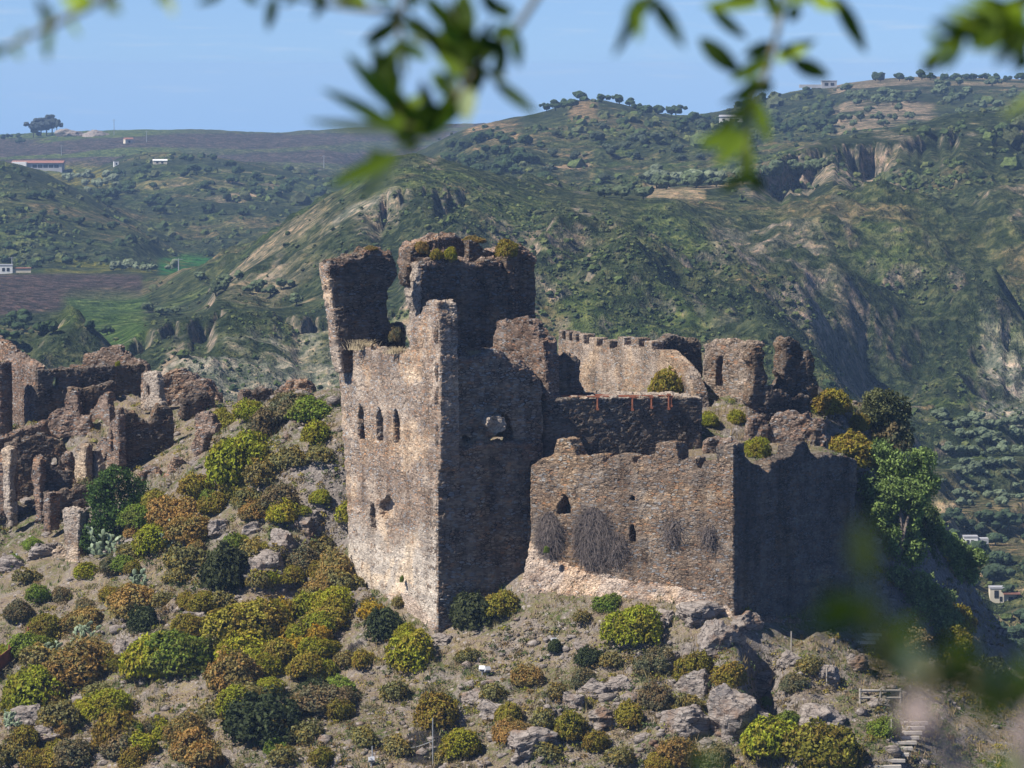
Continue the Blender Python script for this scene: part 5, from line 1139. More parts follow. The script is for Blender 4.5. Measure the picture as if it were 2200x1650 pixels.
ROCKS = """1548 1400 100 95 large round boulder under the bastion corner
1575 1580 115 120 jagged outcrop beside the black shadowed gap
1772 1570 115 62 flat grey boulder above the big golden shrub
1460 1580 105 70 pale boulder right of the rocky slope middle
1700 1428 50 34 small pale boulder below the footing wall
1140 1634 118 66 broad speckled boulder at the bottom edge
1030 1510 62 40 jagged stone beside the black netting, upper
1060 1545 70 44 split stone below the upper netting stone
985 1560 66 34 low slab at the black netting edge
1290 1560 60 44 angular stone among the middle shrubs
1285 1500 70 50 grey rock on the right middle slope
1500 1500 80 60 rock beneath the two golden shrubs
1620 1560 60 60 dark sided rock in the shaded gap
1440 1440 60 44 mottled rock left of the golden shrubs
610 1190 64 66 upright split boulder on the bank left of the keep
660 1140 90 60 dark overhanging rock in the gully beside the keep
700 1110 70 44 brown rock at the head of the gully
580 1250 100 70 slanting dark rock rib below the split boulder
530 1250 90 60 pale lichened rock slab beside the dark bush
475 1150 50 40 cracked rock on the bank under the ruins
540 1150 50 34 grey rock between shrubs on the bank
295 1185 60 40 brown rock beside the dense tree foot
90 1200 80 44 long grey boulder left of the lone pillar
20 1230 60 36 dark boulder at the left edge below the ruins
260 1420 50 66 pale standing rock left of the big dome shrub
60 1560 70 50 pitted rock at the lower left slope
90 1600 80 50 low pale outcrop above the bottom left shrubs
1700 1620 60 36 half buried rock between the two big shrubs
1840 1440 60 44 pale rock beside the upper steps
1780 1470 60 40 broken rocks on the shaded bank
1330 1480 56 40 brown stone on the grassy slope
1230 1520 50 36 low stone right of the small orange shrubs
1640 1500 70 70 rock wall of the shaded cleft
420 1350 60 44 grey slab above the fresh green dome
560 1320 60 30 scree stone below the pale slab
1500 1345 110 50 bedrock shelf under the bastion foot
1600 1350 80 46 rounded bedrock at the bastion corner
1420 1345 70 36 bedrock step left of the bastion corner
1890 1530 50 34 stone beside the railing of the steps
955 1385 50 24 ledge stone at the keep corner foot"""
for i, ln in enumerate(ROCKS.split('\n')):
    a = ln.split(' ', 4); px, py, w, h = map(int, a[:4]); p = hit_near(px, py)
    if p is None: continue
    o = bpy.data.objects.new('boulder', BLD[i % 6]); COL.objects.link(o); s = w * p.y / F * 1.25; hh = h * p.y / F * 1.55
    o.location = p + Vector((0, 0.30 * s, 0.08 * hh)); o.scale = (s, s * 0.9, hh); o.rotation_euler = (random.uniform(-.25, .25), random.uniform(-.2, .2), random.uniform(0, 6.28))
    tag(o, a[4], 'boulder', 'boulders on the castle hill')

# loose stones (one sheet of rubble)
ico = bmesh.new(); bmesh.ops.create_icosphere(ico, subdivisions=1, radius=1); ICV = np.array([v.co[:] for v in ico.verts]); ICF = np.array([[v.index for v in f.verts] for f in ico.faces]); ico.free()
bm0 = bmesh.new(); bmesh.ops.create_icosphere(bm0, subdivisions=2, radius=1); IC2V = np.array([v.co[:] for v in bm0.verts]); IC2F = np.array([[v.index for v in f.verts] for f in bm0.faces]); bm0.free()
def blobs_mesh(name, pos, scl, V0, F0, jitter=0.25):
    n = len(pos); m = len(V0)
    rz = RNG.uniform(0, 6.28, n); cs, sn = np.cos(rz), np.sin(rz)
    v = V0[None] * (1 + RNG.normal(0, jitter, (n, m, 1)).clip(-0.55, 0.6)); v = v * scl[:, None, :]
    x = v[..., 0] * cs[:, None] - v[..., 1] * sn[:, None]; y = v[..., 0] * sn[:, None] + v[..., 1] * cs[:, None]
    v = np.stack([x, y, v[..., 2]], -1) + pos[:, None, :]
    f = F0[None] + (np.arange(n) * m)[:, None, None]
    return mesh_from(name, v.reshape(-1, 3), f.reshape(-1, F0.shape[1]))
def near_points(n, pxr, pyr, dens=None):
    out = []
    px = RNG.uniform(*pxr, n); py = RNG.uniform(*pyr, n)
    for a, b in zip(px, py):
        p = hit_near(a, b)
        if p is None or p.y > 400: continue
        out.append((p.x, p.y, p.z))
    return np.array(out)
NP_ = near_points(14000, (-80, 2280), (850, 1720))
d_ = fbm(NP_ / 5.0 + 3, 3); sp = NP_[(d_ + RNG.normal(0, 0.15, len(NP_)) > 0.0) & ~inpoly(KEEP_FOOT, NP_)]
sz = np.exp(RNG.normal(math.log(0.14), 0.62, len(sp))).clip(0.05, 0.85)
sme = blobs_mesh('stones', sp, np.stack([sz, sz * 0.8, sz * 0.6], 1), ICV, ICF, 0.22)
tag(put('loose_stones', sme, M['rock']), 'scattered grey loose stones and scree over the castle hill slopes', 'stones', kind='stuff')
# grass and herbs
GP = near_points(16000, (-80, 2280), (850, 1720)); gd = fbm(GP / 4.0 + 11, 3)
kk = (gd + RNG.normal(0, 0.25, len(GP)) > -0.15); GP = GP[kk]; gd = gd[kk]
n = len(GP); per = 7; base = np.repeat(GP, per, 0) + RNG.normal(0, 0.14, (n * per, 3)) * np.array([1, 1, 0]); hgt = np.repeat(np.exp(RNG.normal(math.log(0.30), 0.35, n)), per) * RNG.uniform(0.5, 1.2, n * per)
lean = RNG.normal(0, 0.35, (n * per, 2)) * hgt[:, None]; wd = RNG.uniform(0.02, 0.05, n * per); ang = RNG.uniform(0, 6.28, n * per)
off = np.stack([np.cos(ang) * wd, np.sin(ang) * wd, np.zeros(n * per)], 1); tipp = base + np.stack([lean[:, 0], lean[:, 1], hgt], 1)
base[:, 2] -= 0.08
gv = np.stack([base - off, base + off, tipp], 1).reshape(-1, 3); gme = mesh_from('grass', gv, np.arange(len(gv)).reshape(-1, 3))
wv = np.repeat(vnoise(GP / 3.0 + 2) + RNG.normal(0, 0.35, n), per)
gc = np.where(wv[:, None] > 0.35, np.array([0.07, 0.11, 0.025]), np.where(wv[:, None] > -0.1, np.array([0.20, 0.17, 0.075]), np.array([0.30, 0.225, 0.125]))) * RNG.uniform(0.7, 1.25, (n * per, 1))
set_tint(gme, gc); go = put('dry_grass', gme, M['leaf']); go.color = (1, 1, 1, 1)
tag(go, 'short dry and green grass scattered over the castle hill', 'grass', kind='stuff')
# small herbs: low leafy tufts
HP = near_points(8000, (-80, 2280), (860, 1720)); HP = HP[~inpoly(KEEP_FOOT, HP)]; hd = fbm(HP / 6.0 + 21, 3); HP = HP[hd + RNG.normal(0, .2, len(HP)) > -0.05]
n = len(HP); per = 34; r = np.repeat(np.exp(RNG.normal(math.log(0.36), 0.5, n)), per)
dd = RNG.normal(size=(n * per, 3)); dd[:, 2] = np.abs(dd[:, 2]); dd /= np.linalg.norm(dd, axis=1)[:, None]
cen = np.repeat(HP, per, 0) + dd * r[:, None] * np.array([1, 1, 0.8]) * RNG.uniform(0.6, 1, (n * per, 1))
nr = dd + RNG.normal(size=dd.shape) * 0.7; nr /= np.linalg.norm(nr, axis=1)[:, None]
v, f = leaf_quads(cen, nr, np.minimum(0.09 * r / 0.28, 0.10), np.minimum(0.045 * r / 0.28, 0.045)); hme2 = mesh_from('herbs', v, f)
pal = np.array([(0.20, 0.20, 0.03), (0.10, 0.13, 0.045), (0.19, 0.125, 0.045), (0.13, 0.12, 0.07), (0.26, 0.21, 0.04), (0.06, 0.085, 0.03), (0.17, 0.13, 0.075)])
set_tint(hme2, np.repeat(pal[RNG.integers(0, 7, n)], per, 0) * RNG.uniform(0.6, 1.35, (n * per, 1))); ho = put('low_herbs', hme2, M['leaf']); ho.color = (1, 1, 1, 1)
tag(ho, 'low herbs and small weeds between the shrubs of the castle hill', 'ground cover', kind='stuff')
# ---------------------------------------------------------------- far vegetation
t = NT('far_foliage'); at = t.n('ShaderNodeVertexColor', layer_name='tint').outputs[0]; oi = t.n('ShaderNodeObjectInfo').outputs['Color']
geo = t.n('ShaderNodeNewGeometry').outputs['Position']
fn = t.noise(geo, 1.1, 3, 0.7); c = t.mix(1, at, oi, 'MULTIPLY'); c = t.mix(t.ramp(fn, 0.35, 0.65), t.mix(1, c, (0.55, 0.6, 0.55), 'MULTIPLY'), t.mix(1, c, (1.3, 1.28, 1.2), 'MULTIPLY'))
M['far_leaf'] = t.done(t.bsdf(c, 0.9, t.bump(fn, 0.9, 0.8), 0.08))
def far_points(n, pxr, pyr, dmin=600, mask=None):
    out = []; px = RNG.uniform(*pxr, n); py = RNG.uniform(*pyr, n)
    for a, b in zip(px, py):
        p = hit_far(a, b, dmin)
        if p is None or p.y > 3300: continue
        out.append((p.x, p.y, p.z, a, b))
    return np.array(out)
S1 = np.vstack([far_points(15000, (-60, 2260), (170, 900)), far_points(11000, (900, 2260), (380, 900)), far_points(3500, (1850, 2260), (880, 1480), 600)])
cov = fbm(S1[:, :3] / np.array([55, 55, 55.0]), 4) + RNG.normal(0, 0.22, len(S1))
fieldm = ((S1[:, 1] > 2550) & (S1[:, 3] < 1000)) | ((S1[:, 3] > 330) & (S1[:, 3] < 520) & (S1[:, 4] > 555) & (S1[:, 4] < 592)) | ((S1[:, 3] < 310) & (S1[:, 4] > 578) & (S1[:, 4] < 690)) | ((S1[:, 3] > 1390) & (S1[:, 3] < 1790) & (np.abs(S1[:, 4] - (425 - (S1[:, 3] - 1390) * 0.13)) < 12)) | ((S1[:, 3] > 150) & (S1[:, 3] < 300) & (S1[:, 4] > 600) & (S1[:, 4] < 720)) | ((S1[:, 3] > 1800) & (S1[:, 3] < 2000) & (S1[:, 4] < 275)) | ((S1[:, 3] > 60) & (S1[:, 3] < 230) & (S1[:, 4] > 360) & (S1[:, 4] < 402))
big_slope = (S1[:, 3] > 880) & (S1[:, 4] > 420) & (S1[:, 1] < 1300)
S1 = S1[(cov > np.where(big_slope, 0.26, 0.06)) & ~fieldm]
zs = np.exp(RNG.normal(0, 0.5, len(S1))) * np.clip(S1[:, 1] / 1000 * 0.62, 0.42, 1.15) * np.where(S1[:, 1] < 1300, 0.42, 0.75)
sm_ = blobs_mesh('scrub', S1[:, :3] + np.stack([0 * zs, 0 * zs, zs * 0.25], 1), np.stack([zs * 1.1, zs * 1.1, zs * 0.9], 1), IC2V, IC2F, 0.20); smooth(sm_, False)
pal = np.array([(0.052, 0.074, 0.030), (0.078, 0.102, 0.036), (0.038, 0.056, 0.026), (0.098, 0.112, 0.042), (0.070, 0.080, 0.040)])
set_tint(sm_, np.repeat(pal[RNG.integers(0, 5, len(S1))] * RNG.uniform(0.75, 1.25, (len(S1), 1)), len(IC2F), 0))
so = put('scrub', sm_, M['far_leaf']); so.color = (1, 1, 1, 1); tag(so, 'dense low grey green scrub covering the far hillsides', 'scrub', kind='stuff')

def tree_blob(seed, tall=False):
    g = np.random.default_rng(seed); k = 9; pos = g.normal(size=(k, 3)) * np.array([0.20, 0.20, 0.12]) + np.array([0, 0, 0.5]); 
    if tall: pos = g.normal(size=(k, 3)) * np.array([0.22, 0.2, 0.26]) + np.array([0, 0, 1.0])
    r = g.uniform(0.17, 0.30, k); r[0] = 0.34; pos[0] = (0, 0, 1.0 if tall else 0.48)
    V, Fc = [], []; b = 0
    for p, q in zip(pos, r):
        v = IC2V * (1 + 0.22 * vnoise(IC2V * 2.5 + p * 9 + seed)[:, None] + g.normal(0, 0.13, (len(IC2V), 1))) * q * np.array([1, 1, 0.88]) + p; V.append(v); Fc.append(IC2F + b); b += len(v)
    mb = MB(); mb.tube([(0, 0, -0.2), (0.02, 0, pos[0][2])], [0.05, 0.035], 5); tv = np.array(mb.v); tf = []
    for f in mb.f:
        for i in range(1, len(f) - 1): tf.append((f[0], f[i], f[i + 1]))
    V.append(tv); Fc.append(np.array(tf) + b)
    me = mesh_from('far_tree', np.vstack(V), np.vstack(Fc)); smooth(me, False)
    nb = k * len(IC2F); T = np.ones((nb + len(tf), 3)) * g.uniform(0.85, 1.15, (nb + len(tf), 1)); T[nb:] = (1.5, 1.1, 0.9); set_tint(me, T); me.materials.append(M['far_leaf']); return me
FT = [tree_blob(s) for s in range(6)]; FTT = [tree_blob(40 + s, True) for s in range(3)]
OLV = (0.082, 0.105, 0.058); DRK = (0.036, 0.056, 0.026); SIL = (0.15, 0.175, 0.115)
n_far = 0
def grove(name, pts, w, colr, label, group, cat='tree', meshes=FT, dmin=600, jit=0.3, wv=0.25):
    global n_far
    for px, py in pts:
        px += random.gauss(0, jit * 6); py += random.gauss(0, jit * 2)
        p = hit_far(px, py, dmin)
        if p is None: continue
        o = bpy.data.objects.new(name, meshes[n_far % len(meshes)]); COL.objects.link(o); n_far += 1
        s = w * p.y / F * random.uniform(1 - wv, 1 + wv); o.location = p; o.scale = (s * 1.15, s * 1.15, s * random.uniform(0.85, 1.1)); o.rotation_euler = (0, 0, random.uniform(0, 6.28))
        j = random.uniform(0.8, 1.2); o.color = (colr[0] * j, colr[1] * j, colr[2] * j, 1); tag(o, label, cat, group)
rnd = random.Random(5)
def scat(n, x0, x1, y0, y1, f=None):
    r = []
    while len(r) < n:
        x, y = rnd.uniform(x0, x1), rnd.uniform(y0, y1)
        if f is None or f(x, y): r.append((x, y))
    return r
rows = [(x + (r % 2) * 14, 196 + r * 16 - (x - 1810) * 0.03) for r in range(6) for x in range(1810, 2190, 36)]
grove('olive_tree', [q for q in rows if rnd.random() < 0.66], 22, OLV, 'round olive tree among those dotted over the tilled ground on the upper right ridge', 'olive trees on the tilled upper right ridge', 'olive tree', dmin=1560, jit=1.0)
sky = [(x, 171 + abs(x - 2000) * 0.02) for x in range(1880, 2200, 24)]
grove('olive_tree', sky, 20, DRK, 'dark rounded tree on the highest skyline at the upper right', 'trees on the upper right skyline', 'tree', dmin=1700, jit=0.8)
grove('dark_tree', scat(26, 1450, 1790, 200, 285, lambda x, y: y > 255 - (x - 1450) * 0.16), 24, DRK, 'dark round tree on the wooded right ridge below the skyline house', 'trees on the wooded right ridge', 'tree', dmin=1500)
grove('dark_tree', [(1175, 240), (1192, 237), (1210, 233), (1228, 231), (1246, 216), (1290, 220), (1310, 219), (1330, 224), (1350, 230), (1372, 240), (1390, 246), (1415, 248), (1440, 250), (1455, 249), (1485, 243), (1505, 236)], 24, DRK, 'dark tree along the skyline of the central far hill', 'skyline trees of the central far hill', 'tree', dmin=1600, jit=0.4)
grove('dark_tree', scat(38, 900, 1180, 250, 400, lambda x, y: y > 352 - (x - 880) * 0.36 + 6), 26, DRK, 'dark round tree on the left side of the central far hill', 'trees left on the central far hill', 'tree', dmin=1350)
grove('dark_tree', scat(30, 1180, 1620, 260, 400), 22, (0.05, 0.064, 0.042), 'grey green tree on the lower slopes of the central far hill', 'trees low on the central far hill', 'tree', dmin=1350)
grove('olive_tree', [(1300, 425), (1340, 430), (1385, 432), (1405, 405), (1435, 404), (1470, 402), (1500, 402), (1535, 400), (1570, 398), (1600, 396), (1640, 386), (1668, 380), (1700, 376), (1720, 372), (1742, 370), (1760, 368)], 34, OLV, 'olive tree beside the pale track along the ridge edge', 'olive trees beside the ridge track', 'olive tree', dmin=1150, jit=0.5)
grove('silvery_tree', [(1410, 398), (1450, 397), (1490, 396), (1520, 394), (1550, 393), (1590, 391)], 38, SIL, 'silvery olive tree in the pale row above the ridge track', 'silvery olive trees above the ridge track', 'olive tree', dmin=1250, jit=0.6)
grove('dark_tree', scat(46, 200, 700, 325, 470, lambda x, y: y > 335 + abs(x - 400) * 0.1), 22, DRK, 'dark tree on the wooded hill of the left middle distance', 'trees on the wooded left hill', 'tree', dmin=1650)
grove('silvery_tree', scat(12, 130, 260, 385, 420) + scat(12, 240, 420, 574, 584), 20, SIL, 'pale silvery olive tree on the left valley farmland', 'silvery olives on the left farmland', 'olive tree', dmin=1450)
grove('dark_tree', scat(22, 0, 260, 420, 570), 20, DRK, 'small dark tree on the shadowed hill at the far left', 'trees on the far left hill', 'tree', dmin=1450)
grove('dark_tree', [(20, 705), (40, 712), (85, 720), (110, 716), (60, 700), (195, 710), (232, 718), (30, 690), (8, 735)], 34, DRK, 'dark tree on the green slope above the church ruin', 'trees above the church ruin', 'tree', dmin=850, jit=0.5)
grove('olive_tree', [(510, 600), (640, 655), (318, 672), (352, 676), (378, 676), (540, 632), (560, 628), (585, 634), (460, 632), (432, 600), (490, 610), (600, 620)], 26, OLV, 'olive tree along the gorge rim in the left middle distance', 'olive trees along the gorge rim', 'olive tree', dmin=900, jit=0.5)
trow = []
for k, (yy, xa, xb) in enumerate(((905, 2015, 2110), (918, 2030, 2210), (940, 2060, 2210), (955, 2100, 2210), (978, 2030, 2210), (1000, 2010, 2080), (1002, 2110, 2210), (1022, 2060, 2210), (1040, 2000, 2030), (1050, 2070, 2210), (1072, 2060, 2210), (1090, 2060, 2210))):
    x = xa
    while x < xb: trow.append((x, yy + rnd.uniform(-2, 2))); x += rnd.uniform(13, 30) if rnd.random() < 0.85 else rnd.uniform(40, 70)
grove('olive_tree', trow, 23, (0.10, 0.125, 0.080), 'olive tree in the stepped terrace rows on the right slope', 'olive trees on the right terraces', 'olive tree', dmin=560, jit=0.6, wv=0.42)
grove('dark_tree', scat(60, 2000, 2230, 1105, 1470), 34, (0.042, 0.062, 0.036), 'dark leafy tree in the valley at the lower right', 'trees in the lower right valley', 'tree', dmin=560)
for px, py, h, w in ((72, 296, 34, 22), (88, 293, 36, 24), (100, 292, 36, 26), (112, 290, 40, 22), (122, 290, 36, 16)):
    p = hit_far(px, py, 3000)
    if p is None: continue
    o = bpy.data.objects.new('tall_tree', FTT[px % 3]); COL.objects.link(o); s = w * p.y / F; o.location = p; o.scale = (s * 1.3, s * 1.3, h * p.y / F / 1.45); o.color = (0.045, 0.055, 0.055, 1)
    tag(o, 'tall dark tree in the clump on the left skyline', 'tree', 'tall trees on the left skyline')
grove('dark_tree', [(20, 298), (36, 297), (40, 310), (8, 299)], 14, DRK, 'low dark tree at the left end of the skyline', 'low trees at the left skyline end', 'tree', dmin=2800)

# ---------------------------------------------------------------- far houses, ruins, poles
def house(name, label, px, py, w, h, depth, rot, wallm, roofm, roof='gable', wins=(), dmin=600, extra=None, group=None):
    p = hit_far(px, py, dmin)
    if p is None: p = P(px, py, 1500)
    k = p.y / F; Wd, Hh, Dp = w * k, h * k, depth * k
    root = thing(name, p, label, 'house', group); R = Matrix.Rotation(rot, 3, 'Z')
    def T(v): return p + R @ Vector(v)
    def bx(nm, c, s, m):
        mb = MB(); mb.box((0, 0, 0), s); mb.v = [tuple(T(Vector(v) + Vector(c))) for v in mb.v]; return mb.build(nm, m, root)
    bx('wall', (0, Dp / 2, Hh / 2 - 1), (Wd, Dp, Hh + 2), wallm)
    if roof == 'gable':
        o_ = 0.03 * Wd; rh = 0.28 * Hh + 0.2; pr = [(-Wd / 2 - o_, -o_, Hh), (Wd / 2 + o_, -o_, Hh), (Wd / 2 + o_, Dp + o_, Hh), (-Wd / 2 - o_, Dp + o_, Hh), (-Wd / 2 - o_, Dp / 2, Hh + rh), (Wd / 2 + o_, Dp / 2, Hh + rh)]
        mb = MB(); mb.add([T(v) for v in pr], [(0, 1, 5, 4), (2, 3, 4, 5), (0, 4, 3), (1, 2, 5), (0, 3, 2, 1)]); mb.build('roof', roofm, root)
    else: bx('roof', (0, Dp / 2, Hh + 0.03 * Hh), (Wd * 1.05, Dp * 1.05, 0.08 * Hh + 0.1), roofm)
    for u, z, ww, wh in wins: bx('window', (u * Wd / 2, 0.0, z * Hh), (ww * Wd, 0.12, wh * Hh), M['dark_glass'])
    return root, T, Wd, Hh, Dp, bx
r_ = house('farm_building', 'long low farm building with a white gable end on the left plateau', 80, 364, 106, 14, 60, 0.0, M['house_grey'], M['roof_tile'], 'gable', [(-0.1 + 0.22 * i, 0.5, 0.09, 0.5) for i in range(5)], 2000)
r_[5]('gable_block', (-r_[2] * 0.36, r_[4] * 0.25, r_[3] * 0.56), (r_[2] * 0.29, r_[4] * 0.7, r_[3] * 1.16), M['house_white'])
house('hut', 'tiny white hut left of the wooded left hill', 250, 355, 11, 8, 10, 0.2, M['house_white'], M['roof_grey'], 'flat', [(0, 0.4, 0.3, 0.5)], 2000)
house('villa', 'small white roofed house among trees on the wooded left hill', 344, 352, 30, 7, 18, 0.1, M['house_cream'], M['house_white'], 'gable', [(-0.4, 0.4, 0.15, 0.5), (0.3, 0.4, 0.15, 0.5)], 2000)
r_ = house('farmhouse', 'white farmhouse with a long low shed at the far left valley edge', 12, 588, 30, 18, 26, 0.1, M['house_white'], M['roof_grey'], 'flat', [(-0.3, 0.5, 0.2, 0.4), (0.35, 0.5, 0.2, 0.4)], 1300)
r_[5]('shed', (r_[2] * 1.15, r_[4] * 0.5, r_[3] * 0.28), (r_[2] * 1.3, r_[4] * 0.8, r_[3] * 0.62), M['house_cream']); r_[5]('shed_roof', (r_[2] * 1.15, r_[4] * 0.5, r_[3] * 0.64), (r_[2] * 1.36, r_[4] * 0.9, r_[3] * 0.10), M['roof_tile'])
house('barn', 'little brown barn at the end of the bright green field', 522, 557, 30, 11, 22, -0.1, M['house_cream'], M['roof_tile'], 'gable', [(-0.3, 0.4, 0.16, 0.6), (0.3, 0.4, 0.16, 0.6)], 1450)
house('villa', 'white villa among trees below the wooded right ridge', 1570, 262, 50, 11, 30, -0.15, M['house_white'], M['roof_grey'], 'gable', [(-0.6, 0.45, 0.12, 0.4), (0, 0.45, 0.12, 0.4), (0.6, 0.45, 0.12, 0.4)], 1600)
r_ = house('ridge_house', 'low dark house with a flat overhanging roof on the right skyline', 1782, 188, 32, 14, 26, 0.0, M['house_grey'], M['roof_grey'], 'flat', [(-0.4, 0.5, 0.25, 0.45), (0.4, 0.5, 0.25, 0.45)], 1700)
r_[5]('annex', (-r_[2] * 1.2, r_[4] * 0.5, r_[3] * 0.2), (r_[2] * 1.6, r_[4] * 0.6, r_[3] * 0.5), M['house_grey'])
r_ = house('white_house', 'white flat roofed house half hidden by trees at the right edge', 2086, 1176, 30, 22, 30, 0.0, M['house_white'], M['roof_grey'], 'flat', [(-0.45, 0.55, 0.2, 0.35), (0.2, 0.55, 0.2, 0.35)], 560)
r_[5]('annex', (r_[2] * 0.9, r_[4] * 0.5, r_[3] * 0.42), (r_[2] * 0.75, r_[4] * 0.9, r_[3] * 0.9), M['house_grey'])
r_ = house('stone_house', 'cream two storey house with a tall doorway and tiled porch at lower right', 2142, 1296, 30, 32, 34, 0.0, M['house_cream'], M['roof_grey'], 'flat', [(-0.1, 0.62, 0.3, 0.5), (0.55, 0.3, 0.18, 0.3)], 560)
r_[5]('annex', (r_[2] * 1.0, r_[4] * 0.5, r_[3] * 0.3), (r_[2] * 0.98, r_[4] * 0.8, r_[3] * 0.62), M['house_cream']); r_[5]('porch_roof', (r_[2] * 1.05, r_[4] * 0.3, r_[3] * 0.66), (r_[2] * 1.2, r_[4] * 1.1, r_[3] * 0.09), M['roof_tile'])
r_[5]('door', (r_[2] * 1.0, r_[4] * 0.09, r_[3] * 0.22), (r_[2] * 0.3, 0.12, r_[3] * 0.4), M['dark_glass'])
house('red_house', 'red roofed house half hidden at the right edge below the valley trees', 2180, 1448, 50, 18, 40, 0.3, M['house_cream'], M['roof_tile'], 'gable', [(-0.4, 0.4, 0.14, 0.4), (0.3, 0.4, 0.14, 0.4)], 560)
house('field_ruin', 'small stone ruin on the green plateau under the left skyline', 278, 308, 18, 9, 14, 0.4, M['house_cream'], M['roof_tile'], 'gable', [(0, 0.4, 0.25, 0.5)], 2500)
# the two rocky knobs on the left skyline
for px, w, h, lab in ((152, 52, 18, 'larger grey rocky knob on the left skyline beside the tall trees'), (206, 46, 14, 'smaller tan rocky knob on the left skyline')):
    p = hit_far(px, 292, 3000) or P(px, 292, 3500)
    o = bpy.data.objects.new('rocky_knob', boulder_mesh(px, 4)); COL.objects.link(o); k = p.y / F; o.location = p + Vector((0, 0, -h * k * 0.1)); o.scale = (w * k * 1.3, w * k, h * k * 2.3); tag(o, lab, 'rock')
def pole(px, py, h, lab, dmin):
    p = hit_far(px, py, dmin)
    if p is None: return
    k = p.y / F; root = thing('utility_pole', p, lab, 'utility pole', 'utility poles on the hills')
    mb = MB(); mb.tube([p - Vector((0, 0, 1)), p + Vector((0, 0, h * k))], [0.26, 0.16], 6); mb.build('mast', M['grey_metal'], root)
    mb = MB(); mb.box(p + Vector((0, 0, h * k * 0.93)), (2.4, 0.16, 0.16)); mb.build('crossarm', M['grey_metal'], root)
pole(315, 305, 24, 'utility pole on the green plateau right of the small stone ruin', 2500)
pole(245, 290, 34, 'tall thin mast on the left skyline right of the rocky knobs', 2900)
pole(132, 334, 22, 'utility pole behind the long farm building', 2200)
pole(696, 360, 26, 'utility pole on the plateau near the centre of the left skyline', 2000)
pole(384, 590, 28, 'utility pole standing at the bright green field', 1400)
pole(26, 578, 26, 'utility pole beside the white farmhouse', 1300)

# ---------------------------------------------------------------- small things on the castle hill
def flood(px, py, lab, tw):
    p = hit_near(px, py)
    if p is None: return
    root = thing('floodlight', p, lab, 'floodlight', 'floodlights on the slope'); R = Matrix.Rotation(tw, 3, 'Z')
    mb = MB(); mb.tube([p - Vector((0, 0, .2)), p + Vector((0, 0, .35))], 0.05, 6); mb.tube([p + R @ Vector((-.25, 0, .3)), p + R @ Vector((.25, 0, .3))], 0.04, 6); mb.build('bracket', M['grey_metal'], root)
    mb = MB(); mb.box(p + Vector((0, 0, .5)), (.40, .22, .28), tw, -0.5); mb.build('housing', M['white_metal'], root)
    mb = MB(); mb.box(p + Vector((0, 0, .5)) + R @ Vector((0, .15, .06)), (.32, .02, .20), tw, -0.5); mb.build('lens', M['dark_glass'], root)
flood(1190, 1392, 'white floodlight on the grass below the bastion foot', 0.3)
flood(1036, 1452, 'left floodlight of the close pair on the grassy slope', -0.4)
flood(1047, 1453, 'right floodlight of the close pair on the grassy slope', 0.5)
flood(674, 1526, 'white floodlight beside the large dark bush', 0.9)
flood(798, 1648, 'white floodlight at the bottom edge below the black netting', 0.2)
# black erosion netting pegged over the rock
def netting(lab, poly, seed):
    xs = [p[0] for p in poly]; ys = [p[1] for p in poly]; pts, ok = {}, {}
    st = 4.0; V, Fq, ix = [], [], {}
    pn = np.array([(x, y) for x in np.arange(min(xs), max(xs) + st, st) for y in np.arange(min(ys), max(ys) + st, st)]); inn = inpoly(poly, pn)
    for (x, y), k in zip(pn, inn):
        if not k: continue
        p = hit_near(x, y)
        if p is None: continue
        ix[(round((x - min(xs)) / st), round((y - min(ys)) / st))] = len(V); V.append((p.x, p.y - 0.10, p.z + 0.10 + 0.05 * math.sin(x * 0.7) + random.uniform(0, .05)))
    for (i, j) in ix:
        if (i + 1, j) in ix and (i, j + 1) in ix and (i + 1, j + 1) in ix: Fq.append((ix[(i, j)], ix[(i, j + 1)], ix[(i + 1, j + 1)], ix[(i + 1, j)]))
    if not Fq: return
    used = sorted({q for f in Fq for q in f}); mp = {q: i for i, q in enumerate(used)}
    me = mesh_from('netting', [V[q] for q in used], [tuple(mp[q] for q in f) for f in Fq])
    o = put('black_netting', me, M['net']); so_ = o.modifiers.new('thick', 'SOLIDIFY'); so_.thickness = 0.03; tag(o, lab, 'netting', 'black netting sheets on the rocky slope')
netting('long black netting strip running down beside the jagged stones to the fence post', [(1020, 1486), (1030, 1492), (985, 1520), (955, 1560), (950, 1660), (922, 1660), (925, 1570), (940, 1535), (975, 1505)], 1)
netting('wide sagging black netting panel left of the fence post', [(880, 1575), (925, 1570), (925, 1650), (870, 1640), (858, 1600)], 2)
netting('small black netting patch on the slope left of the keep corner', [(752, 1384), (790, 1378), (770, 1394), (744, 1436), (728, 1442), (732, 1410)], 3)
netting('black netting patch at the bottom edge left of the centre', [(685, 1625), (725, 1618), (722, 1640), (690, 1655)], 4)
def rod(px, py, h, name, lab, cat, m, r=0.045, group=None):
    p = hit_near(px, py)
    if p is None: return None
    mb = MB(); mb.tube([p - Vector((0, 0, .3)), p + Vector((0, 0, h * p.y / F))], r, 6); tag(mb.build(name, m), lab, cat, group); return p
rod(930, 1648, 106, 'fence_post', 'tall thin grey post standing at the black netting', 'fence post', M['grey_metal'], 0.035)
rod(800, 1645, 40, 'fence_post', 'short grey post at the bottom edge left of the netting', 'fence post', M['grey_metal'], 0.05)
rod(36, 1212, 22, 'marker_post', 'pale short post on the grass left of the lone pillar', 'marker post', M['white_metal'], 0.09)
pa, pb = hit_near(866, 1625), hit_near(930, 1612); 
if pa and pb:
    mb = MB(); mb.tube([pa + Vector((0, 0, .5)), pa.lerp(pb, .5) + Vector((0, 0, .45)), pb + Vector((0, 0, .6))], 0.03, 5); tag(mb.build('fence_wire', M['grey_metal']), 'pale wire stretched across the black netting to the tall post', 'wire')
